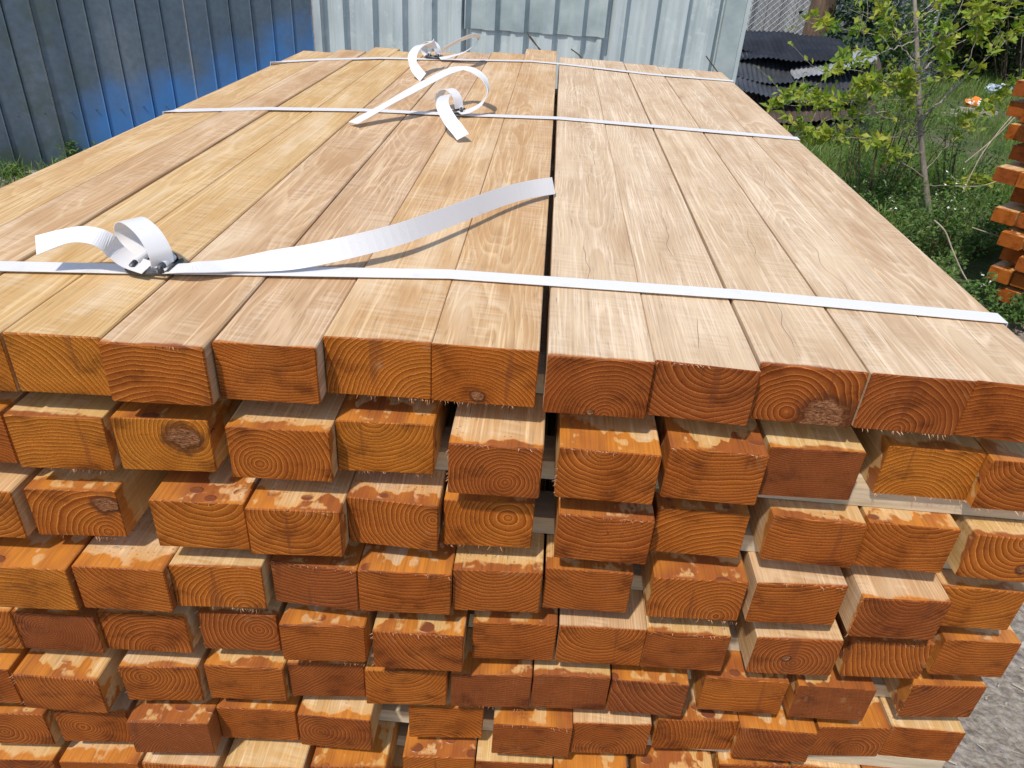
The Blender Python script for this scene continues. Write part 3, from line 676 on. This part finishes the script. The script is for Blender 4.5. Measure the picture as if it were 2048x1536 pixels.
def shrub(name, label, cat, base, rx, ry, h, n, ln, mat, seed, group=None, flowers=0, z0=.05):
    """stems from the base with leaf clumps along them: open, uneven outline"""
    rr = random.Random(seed); root = empty(name, base); tag(root, label, cat, group)
    st = MB(); lv = Leaves(); fl = MB()
    ns = max(8, int(n / 70))
    for i in range(ns):
        a = rr.uniform(0, 6.283); q = rr.random() ** .6; hh = h * rr.uniform(.5, 1.05) * (1 - .35 * q * q)
        end = Vector((math.cos(a) * rx * q, math.sin(a) * ry * q, hh)); stt = Vector((math.cos(a) * rx * .25 * q, math.sin(a) * ry * .25 * q, -.02))
        mid = stt.lerp(end, .5) + Vector((rr.uniform(-.06, .06), rr.uniform(-.06, .06), hh * .12))
        path = [Vector(p) for p in spline([tuple(stt), tuple(mid), tuple(end)], 6)]
        st.tube(path, [max(.0015, .006 * h * (1 - k / len(path))) for k in range(len(path))], 4, False)
        for _ in range(int(n / ns)):
            t = rr.uniform(.12, 1) ** .8; p = path[min(len(path) - 1, int(t * (len(path) - 1)))] + rdir(rr, -1) * rr.uniform(0, .16) * h
            p.z = max(z0, p.z)
            d = rdir(rr, -.3); lv.leaf(p, d, (rr.uniform(-.4, .4), rr.uniform(-.4, .4), 1), ln * rr.uniform(.6, 1.3), ln * rr.uniform(.35, .6), rr.random())
        if rr.random() < flowers:
            for _ in range(5):
                p = end + rdir(rr) * .05; fl.add([p + rdir(rr) * .008 for _ in range(4)] , [(0, 1, 2), (0, 2, 3), (0, 3, 1), (1, 3, 2)])
    st.build('stems', BARKB, root); f = lv.build('foliage', mat, root); f['kind'] = 'stuff'
    if fl.v: f2 = fl.build('flowers', PETAL, root); f2['kind'] = 'stuff'
    return root

# ------------------------------------------------------------------ grassy ground on the right and by the left fence
def meadow_material():
    N = NT('meadow_soil'); P = N.obj()
    a = N.noise(P, 2.2, 5, .65); b = N.noise(P, 30, 4, .7)
    c = N.ramp(a, [(.32, (.16, .135, .10)), (.5, (.085, .105, .04)), (.7, (.06, .10, .025))])
    c = N.mix(1.0, c, N.ramp(b, [(.3, g3(.6)), (.7, g3(1.35))]), 'MULTIPLY')
    N.bump(b, .8, .03); return N.fin(c, .95, 0, .2)
pts = [(1.55, 4.1), (2.2, 3.55), (9, 3.0), (40, 3), (40, 80), (-2, 80), (-1.2, 6.4), (1.75, 6.2), (1.5, 5)]
m = MB(); m.add([(a, b, .012) for a, b in pts], [tuple(range(len(pts)))]); tag(m.build('grass_field', meadow_material()), 'grassy earth beyond the yard', kind='structure')
def inside(x, y):
    c = False; n = len(pts); j = n - 1
    for i in range(n):
        (xi, yi), (xj, yj) = pts[i], pts[j]
        if (yi > y) != (yj > y) and x < (xj - xi) * (y - yi) / (yj - yi) + xi: c = not c
        j = i
    return c
def grass(name, label, count, sampler, hmin, hmax, seed):
    rr = random.Random(seed); vs = []; fs = []; tn = []
    for _ in range(count):
        x, y, dens = sampler(rr)
        if rr.random() > dens: continue
        h = rr.uniform(hmin, hmax) * (.5 + dens * .7); a = rr.uniform(0, 6.283); wd = rr.uniform(.002, .0045); ux, uy = math.cos(a) * wd, math.sin(a) * wd
        b = rr.uniform(0, 6.283); l = h * rr.uniform(.15, .7); k = len(vs); bx, by = math.cos(b) * l, math.sin(b) * l
        vs += [(x - ux, y - uy, .01), (x + ux, y + uy, .01), (x + ux * .8 + bx * .35, y + uy * .8 + by * .35, h * .6), (x - ux * .8 + bx * .35, y - uy * .8 + by * .35, h * .6), (x + bx, y + by, h * rr.uniform(.75, 1))]
        fs += [(k, k+1, k+2, k+3), (k+3, k+2, k+4)]; tn += [rr.random()] * 5
    me = bpy.data.meshes.new(name); me.from_pydata(vs, [], fs); me.materials.append(GRASSM)
    a = me.attributes.new('tint', 'FLOAT', 'POINT'); a.data.foreach_set('value', tn)
    o = bpy.data.objects.new(name, me); COL.objects.link(o); tag(o, label, 'grass', kind='stuff')
def samp_right(rr):
    while True:
        y = 3.2 + 11 * rr.random() ** 1.3; x = rr.uniform(1.3, 2.2 + y * .62)
        if inside(x, y): break
    d = .5 + 1.1 * mnoise.noise((x * .9, y * .9, 4)) + .25 * mnoise.noise((x * 3, y * 3, 9))
    if y < 4.6: d -= .25
    return x, y, max(.03, min(1, d + .15))
grass('meadow_grass', 'fresh green grass growing behind the sapling and scrap sheets', 70000, samp_right, .06, .24, 3)
def samp_left(rr):
    t = rr.uniform(-.5, 1.5); p = A0 + fd_ * (t - .6) - fn_ * (rr.random() ** 2 * .5 + .03)
    return p.x, p.y, .7
grass('weed_grass', 'tufts of grass along the foot of the dark fence', 1500, samp_left, .05, .16, 5)
rr = random.Random(8)
for i in range(3):
    p = A0 + fd_ * (-.35, .0, .25)[i] - fn_ * rr.uniform(.12, .5); r = rr.uniform(.03, .08)
    m = MB(); ring = []
    vs = []
    for a in range(5):
        for b in range(8):
            th = math.pi * a / 4; ph = 6.283 * b / 8; q = r * (1 + .3 * mnoise.noise((a * 2.1, b * 1.3, i)))
            vs.append((q * math.sin(th) * math.cos(ph), q * math.sin(th) * math.sin(ph) * .8, q * .6 * math.cos(th) + r * .3))
    m.add(vs, [(a*8+b, a*8+(b+1) % 8, (a+1)*8+(b+1) % 8, (a+1)*8+b) for a in range(4) for b in range(8)])
    if i == 0: STONE = simple('grey_stone', (.20, .19, .18), (.42, .40, .37), 14, .9, bump=.5, bdist=.01)
    tag(m.build('stone', STONE, loc=(p.x, p.y, 0)), ('leftmost', 'middle', 'rightmost')[i] + ' grey stone in the weeds at the foot of the dark fence', 'stone', 'stones by the dark fence')
shrub('weed_clump', 'low leafy weed at the foot of the dark fence', 'weed', (A0 + fd_ * .28 - fn_ * .1), .16, .12, .22, 260, .035, LEAF_G, 21)
shrub('weed_clump', 'small weed beside stones near the left picture edge', 'weed', (A0 - fd_ * .1 - fn_ * .2), .14, .12, .14, 200, .03, LEAF_G, 22)

# ------------------------------------------------------------------ sapling
def ptd(px, py, y): return ony(px, py, y)
SB = onz(1864, 460, 0); SY = SB.y
sap = empty('sapling_tree', (SB.x, SB.y, 0)); tag(sap, 'slender sapling with yellow-green young leaves, right of the stack', 'tree')
def rel(p): return Vector(p) - sap.location
tr = [rel((SB.x, SB.y, -.03))] + [rel(ptd(a, b, SY + c)) for a, b, c in ((1858, 425, 0), (1848, 340, .0), (1840, 250, .02), (1836, 150, .04), (1832, 60, .06), (1828, -20, .08), (1822, -120, .1), (1828, -230, .1))]
tp = [Vector(p) for p in spline([tuple(p) for p in tr], 5)]
m = MB(); m.tube(tp, [.021 - .014 * i / len(tp) for i in range(len(tp))], 10); m.build('trunk', BARK, sap, smooth=True)
BR = [  # (pixel path, depth offset at the tip, radius)
 ([(1841, 240), (1900, 185), (1975, 115), (2060, 45), (2110, 0)], .3, .009), ([(1836, 150), (1885, 108), (1960, 60), (2030, -5)], .2, .007),
 ([(1836, 118), (1870, 90), (1930, 50), (1985, 0)], -.2, .006), ([(1840, 225), (1790, 175), (1750, 160), (1718, 172)], -.25, .007),
 ([(1846, 315), (1815, 280), (1802, 235), (1806, 180), (1815, 150)], -.15, .007), ([(1838, 170), (1780, 172), (1712, 178)], .2, .005),
 ([(1845, 270), (1770, 235), (1700, 205), (1620, 195), (1565, 190)], -.3, .006), ([(1846, 262), (1780, 225), (1700, 232), (1655, 215), (1600, 210), (1535, 212)], .25, .005),
 ([(1843, 272), (1770, 275), (1700, 275), (1640, 280), (1605, 265), (1575, 230)], -.4, .005), ([(1850, 355), (1800, 325), (1770, 300), (1750, 285)], -.3, .007),
 ([(1834, 60), (1790, 72), (1700, 62), (1610, 45)], .3, .005), ([(1833, 80), (1780, 100), (1720, 120), (1680, 135), (1655, 150)], -.2, .005),
 ([(1833, 40), (1880, 10), (1930, -40)], .1, .006), ([(1848, 345), (1900, 285), (1950, 235), (2048, 165)], .4, .004), ([(1855, 372), (1920, 372), (1990, 365)], .1, .004),
 ([(1838, 200), (1880, 170), (1890, 120), (1885, 70)], -.3, .004), ([(1900, 185), (1945, 100), (1955, 40), (1948, 0)], .1, .004), ([(1836, 130), (1800, 90), (1770, 40), (1765, -20)], .2, .005)]
cr = Leaves(); rr = random.Random(31)
for path, dy, rad in BR:
    n = len(path); P3 = [rel(ptd(a, b, SY + dy * i / (n - 1))) for i, (a, b) in enumerate(path)]
    pp = [Vector(p) + Vector((rr.uniform(-.008, .008), 0, rr.uniform(-.008, .008))) for p in spline([tuple(p) for p in P3], 7)]
    m = MB(); m.tube(pp, [max(.0015, rad * .8 * (1 - .85 * i / len(pp))) for i in range(len(pp))], 6); m.build('branch', BARK, sap, smooth=True)
    L = sum((pp[i+1] - pp[i]).length for i in range(len(pp) - 1))
    tw_m = MB(); paths = [pp]
    for _ in range(int(L * 9) + 2):
        q = pp[rr.randrange(len(pp) // 4, len(pp))]; d = rdir(rr, -.1); l = rr.uniform(.08, .26)
        tp2 = [q, q + d * l * .5 + Vector((0, 0, .01)), q + (d + rdir(rr) * .4) * l]; tp2 = [Vector(v) for v in spline([tuple(v) for v in tp2], 4)]
        tw_m.tube(tp2, .0013, 4, False); paths.append(tp2)
    tw_m.build('twigs', BARK, sap)['kind'] = 'stuff'
    for q2 in paths[1:]:
        for _ in range(rr.randrange(3, 8)):
            cr.leaf(q2[rr.randrange(2, len(q2))] + rdir(rr) * .01, rdir(rr, -.5), rdir(rr, .2), rr.uniform(.02, .05), rr.uniform(.012, .028), rr.random())
    for _ in range(int(L * 32) + 6):
        t = rr.uniform(.25, 1) ** .7; p = pp[min(len(pp) - 1, int(t * (len(pp) - 1)))]
        tw = rdir(rr, -.2) * rr.uniform(.01, .06); kk = rr.choice((2, 3, 4, 5)); tint = rr.random()
        for _ in range(kk):
            cr.leaf(p + tw + rdir(rr) * .012, rdir(rr, -.5), rdir(rr, .2), rr.uniform(.03, .075), rr.uniform(.02, .044), min(1, max(0, tint + rr.uniform(-.25, .25))))
cr.build('crown', LEAF_Y, sap)['kind'] = 'stuff'

for i, (px, py, rx, h, n, lab) in enumerate(((1742, 425, .42, 1.15, 900, 'tall thin-stemmed green bush between the stack edge and the sapling'), (1690, 372, .36, .8, 450, 'thin leafy bush in front of the scrap sheets'), (1905, 400, .35, .8, 800, 'thin leafy bush right of the sapling trunk'))):
    b = onz(px, py, 0); shrub('young_bush', lab, 'bush', (b.x, b.y, 0), rx, rx * .8, h, n, .034, LEAF_G, 90 + i, None)
# shrubs round the sapling's foot and toward the camera
for i, (px, py, rx, h, n, fl) in enumerate(((1850, 520, .42, .50, 1500, .35), (1905, 500, .34, .36, 1300, .2), (1790, 440, .40, .42, 1100, .3), (1745, 395, .32, .34, 800, .1), (1950, 470, .40, .34, 900, .1), (1885, 600, .30, .30, 800, .1), (1960, 650, .22, .22, 500, 0), (2010, 655, .24, .26, 600, 0))):
    b = onz(px, py, 0)
    shrub('leafy_shrub', ('flowering green shrub at the foot of the sapling', 'green shrub nearest the right stack, below the sapling', 'green shrub left of the sapling trunk beside the stack edge', 'small shrub in front of the scrap sheets', 'low shrub right of the sapling trunk', 'low shrub closest to the stack corner strap', 'low shrub at the right picture edge on bare earth', 'shrub growing against the small timber stack')[i], 'shrub',
          (b.x, b.y, 0), rx, rx * .8, h, n, .032, LEAF_G, 40 + i, 'green shrubs right of the stack', fl)
# dry stems and fallen twigs
def stems(paths, label, group='dry stems among the shrubs'):
    for path, yy, lab in paths:
        p3 = [ptd(a, b, yy + i * .03) for i, (a, b) in enumerate(path)]; base = p3[0].copy(); m = MB()
        m.tube([Vector(p) - base for p in spline([tuple(p) for p in p3], 5)], .0035, 5); tag(m.build('dry_stem', TWIG, loc=base), lab, 'stem', group)
stems([([(1985, 640), (1950, 585), (1925, 545), (1905, 500), (1890, 462), (1868, 440)], 3.5, 'pale bare branch arching beside the front right strap end'),
       ([(1925, 385), (1960, 315), (2000, 260), (2040, 215)], 4.6, 'thin dry stem leaning right in front of the small stack'),
       ([(1930, 325), (1990, 275), (2048, 215)], 4.8, 'longer straight dry stem crossing the grass to the right'),
       ([(1945, 455), (1990, 470), (2020, 478), (2060, 468)], 3.7, 'dry twig lying across the small stack'),
       ([(1905, 372), (1960, 372), (2000, 360)], 4.7, 'horizontal dry twig beside the sapling trunk')], None)
for px, py, pts_, lab in ((1095, 105, [(1098, 130), (1085, 105), (1062, 78), (1055, 65)], 'leftmost dark dry stem in front of the whitish fence'), (0, 0, [(1092, 130), (1078, 98), (1060, 72)], 'short dark dry stem beside the leftmost one'), (0, 0, [(1175, 135), (1160, 112), (1142, 98)], 'middle dark dry stem above the far beam ends'), (0, 0, [(1440, 150), (1425, 130), (1412, 112)], 'rightmost dark dry stem by the fence corner')):
    p3 = [ptd(a, b, 5.2) for a, b in pts_]; e_ = p3[0] - p3[1]; p3 = [p3[0] + e_ * (-p3[0].z / min(-.02, e_.z))] + p3; p3[0].x = p3[1].x + max(-.15, min(.15, p3[0].x - p3[1].x)); base = p3[0].copy(); m = MB()
    m.tube([p3[0] - base] + [Vector(p) - base for p in spline([tuple(p) for p in p3[1:]], 5)], .004, 5); tag(m.build('dry_stem', BARKB, loc=base), lab, 'stem', 'dry stems behind the stack')

# ------------------------------------------------------------------ scrap corrugated sheets
SC = [simple('black_sheet', (.012, .012, .014), (.035, .035, .04), 6, .5, .2), simple('grey_sheet', (.06, .065, .075), (.13, .14, .155), 5, .42, .5), simple('rusty_sheet', (.04, .03, .026), (.10, .07, .055), 5, .7), simple('bright_sheet', (.30, .31, .33), (.50, .51, .52), 5, .4, .4)]
def scrap(label, px0, py0, px1, py1, yy, depth, sag, tilt, mat, seed, pitch=.045, amp=.007):
    a = ptd(px0, py0, yy); b = ptd(px1, py1, yy); L = (b - a).length; root_z = 0
    m = MB(); nu = int(L / pitch * 6); nv = 6; vs = []
    rr = random.Random(seed); ph = rr.uniform(0, 9)
    for side in (0, 1):
        base = len(vs)
        for j in range(nv + 1):
            v = j / nv
            for i in range(nu + 1):
                u = i / nu; p = a.lerp(b, u); zz = p.z + sag * math.sin(math.pi * u) + amp * math.sin(u * L / pitch * 6.283) + .04 * mnoise.noise((u * 3, v * 2, seed))
                vs.append((p.x + .03 * mnoise.noise((u * 2, v, ph)), p.y + v * depth + .04 * mnoise.noise((u * 2, v * 2, ph)), zz + v * depth * tilt - side * .002))
    w_ = nu + 1; k = w_ * (nv + 1)
    fs = [(j*w_+i, j*w_+i+1, (j+1)*w_+i+1, (j+1)*w_+i) for j in range(nv) for i in range(nu)]
    fs += [tuple(q + k for q in f[::-1]) for f in list(fs)] + [(i+1, i, k+i, k+i+1) for i in range(nu)]
    m.add([(x - a.x, y - a.y, z - a.z) for x, y, z in vs], fs)
    tag(m.build('scrap_sheet', mat, loc=a, smooth=False), label, 'metal sheet', 'scrap roofing sheets heaped by the fence end')
scrap('bottom dark scrap sheet lying on the ground under the heap', 1470, 285, 1740, 262, 6.9, .7, .02, .25, SC[0], 1)
scrap('rusty brown scrap sheet low in the heap', 1470, 245, 1755, 228, 7.0, .7, -.03, .3, SC[2], 2)
scrap('bluish grey scrap sheet sagging in the middle of the heap', 1465, 180, 1735, 200, 7.1, .8, -.05, .35, SC[1], 3)
scrap('dark scrap sheet with zigzag edge above the bluish one', 1465, 150, 1730, 175, 7.3, .7, -.04, .35, SC[1], 4)
scrap('pale bright-edged scrap sheet slanting up to the right', 1590, 158, 1755, 118, 7.35, .25, -.02, .2, SC[3], 5)
scrap('brownish scrap sheet second from the top of the heap', 1465, 118, 1720, 132, 7.5, .7, .03, .2, SC[0], 6)
scrap('topmost black scrap sheet leaning against the wire fence', 1465, 92, 1650, 118, 7.7, .6, -.02, .2, SC[0], 7)
scrap('curled dark scrap sheet standing at the right end of the heap', 1700, 230, 1770, 170, 7.2, .4, .08, .5, SC[2], 8)
# supports of the heap: old pallets/blocks hidden in its shadow
for i, px in enumerate((1500, 1600, 1700)):
    b = onz(px, 262, 0); t = ptd(px, 150, 7.45); m = MB(); m.box((-.1, 0, 0), (.1, .5, t.z - .12)); tag(m.build('support_block', SC[2], loc=(t.x, 7.45, 0)), ('left', 'middle', 'right')[i] + ' dark block in the shadow under the scrap sheets', 'block', 'blocks under the scrap heap')

# ------------------------------------------------------------------ wire fence, grey wall sheets, ivy tree, hedge
def tarp_material():
    N = NT('pale_grey_sheet'); P = N.obj(); a = N.noise(N.vm('MULTIPLY', P, (6, 1, .5)), 1.5, 4, .6)
    return N.fin(N.ramp(a, [(.3, (.22, .22, .235)), (.5, (.36, .36, .375)), (.7, (.48, .48, .49))]), .7)
TARP = tarp_material()
q0 = ptd(1440, 60, 11.8); gw = empty('board_fence', (q0.x, 11.8, 0)); tag(gw, 'pale grey board fence behind the wire mesh', 'fence')
rr = random.Random(6)
for i in range(16):
    m = MB(); m.box((i * .2, rr.uniform(0, .02), 0), (i * .2 + .192, .04, 2.3 + rr.uniform(-.03, .03))); m.build('board', TARP, gw)
WIRE = simple('zinc_wire', (.30, .31, .32), (.45, .46, .47), 40, .5, .6)
q1 = ptd(1470, 60, 11.2); wfn = empty('wire_mesh_fence', (q1.x, 11.2, 0)); tag(wfn, 'diamond wire mesh fence behind the scrap sheets', 'fence')
m = MB(); Wm, Hm, dd = 2.6, 2.2, .085
def diag(sgn):
    n = int((Wm + Hm) / dd)
    for i in range(n):
        c = i * dd
        if sgn > 0: p, q = (max(0, c - Hm), min(c, Hm)), (min(c, Wm), max(0, c - Wm))
        else: p, q = (max(0, c - Hm), Hm - min(c, Hm)), (min(c, Wm), Hm - max(0, c - Wm))
        yy = .004 * sgn; r = .0035
        if abs(p[0] - q[0]) > .02:
            dx, dz = q[0] - p[0], q[1] - p[1]; l = math.hypot(dx, dz); nx, nz = -dz / l * r, dx / l * r
            m.add([(p[0]+nx, yy, p[1]+nz), (p[0]-nx, yy, p[1]-nz), (p[0], yy - r, p[1]), (q[0]+nx, yy, q[1]+nz), (q[0]-nx, yy, q[1]-nz), (q[0], yy - r, q[1])], [(0, 2, 5, 3), (2, 1, 4, 5), (1, 0, 3, 4)])
diag(1); diag(-1); m.build('wire_mesh', WIRE, wfn)['kind'] = 'stuff'
for xx in (0.0, 1.3, 2.6):
    m = MB(); m.tube([(xx, .03, 0), (xx, .03, 2.3)], .025, 8); m.build('post', WIRE, wfn)
tb = ptd(1632, 60, 10.6); it = empty('ivy_tree', (tb.x, 10.6, 0)); tag(it, 'thick brown tree trunk overgrown with dark ivy', 'tree')
m = MB(); m.tube([(0, 0, -.05), (.0, 0, .5), (.03, 0, 1.4), (.0, 0, 2.6)], [.19, .16, .15, .13], 12); m.build('trunk', BARKB, it, smooth=True)
rr = random.Random(77); lv = Leaves()
for _ in range(3800):
    cl = rr.random(); p = Vector((.50 + rr.gauss(0, .22), rr.gauss(-.05, .2), .35 + 2.2 * rr.random()))
    if mnoise.noise((p.x * 3, p.y * 3, p.z * 3)) < -.15: continue
    lv.leaf(p, rdir(rr, -.7), (0, -.6, 1), rr.uniform(.05, .1), rr.uniform(.04, .075), rr.random())
lv.build('ivy', LEAF_D, it)['kind'] = 'stuff'
for i, (px, yy, rx, h, n, lab) in enumerate(((1790, 11.0, .55, 1.3, 1500, 'dark bush between the grey boards and the hedge'), (1880, 12.0, .9, 2.3, 5500, 'tall dark bush behind the sapling top'), (1985, 12.5, 1.1, 2.4, 6500, 'tall dark bush at the upper right corner'), (2080, 11.5, 1.0, 2.2, 4200, 'dark bush cut off by the right picture edge'), (1930, 13.5, 1.3, 2.8, 6000, 'farthest dark bush behind the others'))):
    b = ptd(px, 60, yy); shrub('dark_bush', lab, 'bush', (b.x, yy, 0), rx, rx * .7, h, n, .085, LEAF_D if i != 0 else LEAF_G, 60 + i, 'dark bushes at the back')

# ------------------------------------------------------------------ small second stack at the right edge
PV = Vector((2.17, 3.7, 0)); TH2 = math.radians(48); ax2 = Vector((math.cos(TH2), -math.sin(TH2), 0)); ay2 = Vector((math.sin(TH2), math.cos(TH2), 0))
rows2 = 11
rr = random.Random(15)
def put2(o, lx, ly):
    z = o.location.z; p = PV + ax2 * lx + ay2 * ly; o.location = (p.x, p.y, z); o.rotation_euler = (0, 0, -TH2)
for r in range(rows2):
    zb = .08 + r * .0915; off = [.04, .0, .03, .05, .0, .05, .0, .03, .02, .0, .03, .02, .02, .03][r % 14] + .16 * (1 - r / 6)
    for k in range(4):
        prot = rr.uniform(-.10, .05) if k else [-.02, -.04, .02, -.08, -.05, .03, -.07, .02, -.02, .02, -.01, .03, .02, .0][r % 14]
        o = beam(0, .1, 0, 0, 1.8, zb, .065, (rr.random(), rr.uniform(-.5, 1.5)), .0045, rr.uniform(.35, .85), rr.choice((.02, .04, .06)))
        put2(o, off + k * .106 + .05, prot)
        tag(o, f'timber of the small right-edge stack, {ORD[k]} from its left, {ORD[rows2 - 1 - r]} layer from top', 'beam', 'timbers of the small stack')
    for yy in (.12, 1.3):
        m = MB(); th = .0262 if r else .08; m.box((0, 0, -th), (.40, .05, -.0004)); o = m.build('spacer_slat', SLATM, loc=(0, 0, zb)); put2(o, off + .02, yy)
        tag(o, f'thin {"front" if yy < 1 else "rear"} slat under {ORD[rows2 - 1 - r]} layer from top of the small stack', 'slat', 'slats of the small stack')

# ------------------------------------------------------------------ litter in the grass
def crumple(name, label, cat, p, r, mats, seed, flat=.6):
    rr = random.Random(seed); m = MB(); vs = []; nu, nv = 12, 8
    for a in range(nv + 1):
        for b in range(nu):
            th = math.pi * a / nv; ph = 6.283 * b / nu; q = r * (1 + .45 * mnoise.noise((math.sin(th) * math.cos(ph) * 2.5, math.sin(th) * math.sin(ph) * 2.5, math.cos(th) * 2.5 + seed)) + rr.uniform(-.08, .08))
            vs.append((q * math.sin(th) * math.cos(ph), q * math.sin(th) * math.sin(ph), q * flat * math.cos(th) + r * flat * .8))
    m.add(vs, [(a*nu+b, a*nu+(b+1) % nu, (a+1)*nu+(b+1) % nu, (a+1)*nu+b) for a in range(nv) for b in range(nu)])
    return tag(m.build(name, mats, loc=p), label, cat)
def bag_material(name, c0, c1):
    N = NT(name); f = N.noise(N.obj(), 14, 2); return N.fin(N.ramp(f, [(.46, c0), (.52, c1)], 'CONSTANT'), .35)
b = onz(1941, 222, 0); crumple('plastic_bag', 'crumpled orange and white plastic bag in the grass', 'bag', (b.x, b.y, .05), .10, bag_material('orange_bag', (.75, .22, .03), (.8, .76, .7)), 2)
b = onz(1982, 198, 0); crumple('plastic_bag', 'crumpled bluish grey plastic bag beside the dark one', 'bag', (b.x, b.y, .06), .11, bag_material('blue_bag', (.28, .36, .5), (.55, .6, .66)), 3)
b = onz(2003, 198, 0); crumple('plastic_bag', 'dark crumpled bag with white scraps at upper right', 'bag', (b.x, b.y, .06), .12, bag_material('dark_bag', (.03, .035, .045), (.6, .6, .56)), 5)
rr = random.Random(4)
for i, (px, py, a) in enumerate(((1915, 243, .2), (1935, 240, -.1), (1950, 236, .05))):
    b = onz(px, py, 0); m = MB(); m.box((-.22, -.03, 0), (.22, .03, .03)); o = m.build('wood_offcut', TWIG, loc=(b.x, b.y, .05 + i * .008)); o.rotation_euler = (0, .05, a)
    tag(o, ('left', 'middle', 'right')[i] + ' of three broken wood offcuts below the orange bag', 'offcut', 'wood offcuts in the grass')

# ------------------------------------------------------------------ pebbles on the earth beside the stack
rr = random.Random(12); vs = []; fs = []
for _ in range(2600):
    x = rr.uniform(.62, 2.6); y = rr.uniform(-.2, 3.9); r = rr.choice((.002, .003, .004, .004, .006, .009, .013)); k = len(vs); a = rr.uniform(0, 3)
    for dx, dy, dz in ((1, 0, .2), (0, .8, .25), (-1, 0, .2), (0, -.8, .2), (.2, .1, .9), (.6, .6, -.4), (-.6, -.5, -.4)):
        q = rr.uniform(.7, 1.2) * r; vs.append((x + (dx * math.cos(a) - dy * math.sin(a)) * q, y + (dx * math.sin(a) + dy * math.cos(a)) * q, -.013 + dz * q))
    fs += [(k, k+1, k+4), (k+1, k+2, k+4), (k+2, k+3, k+4), (k+3, k, k+4), (k, k+5, k+1), (k+2, k+6, k+3)]
me = bpy.data.meshes.new('pebbles'); me.from_pydata(vs, [], fs); me.materials.append(STONE)
o = bpy.data.objects.new('pebbles', me); COL.objects.link(o); tag(o, 'small pebbles strewn over the bare earth', 'pebbles', kind='stuff')

rr = random.Random(19); vs = []; fs = []
for _ in range(500):
    x = rr.uniform(.64, 1.9); y = rr.uniform(0, 3.4); a = rr.uniform(0, 6.3); l = rr.uniform(.006, .03); wd = rr.uniform(.001, .005); k = len(vs); z = -.009 + rr.uniform(0, .004)
    ux, uy = math.cos(a) * l / 2, math.sin(a) * l / 2; nx, ny = -math.sin(a) * wd / 2, math.cos(a) * wd / 2
    vs += [(x-ux-nx, y-uy-ny, z), (x+ux-nx, y+uy-ny, z), (x+ux+nx, y+uy+ny, z), (x-ux+nx, y-uy+ny, z), (x, y, z + .003)]
    fs += [(k, k+1, k+4), (k+1, k+2, k+4), (k+2, k+3, k+4), (k+3, k, k+4)]
me = bpy.data.meshes.new('wood_chips'); me.from_pydata(vs, [], fs); me.materials.append(TWIG)
o = bpy.data.objects.new('wood_chips', me); COL.objects.link(o); tag(o, 'pale wood chips and splinters strewn beside the stack', 'chips', kind='stuff')
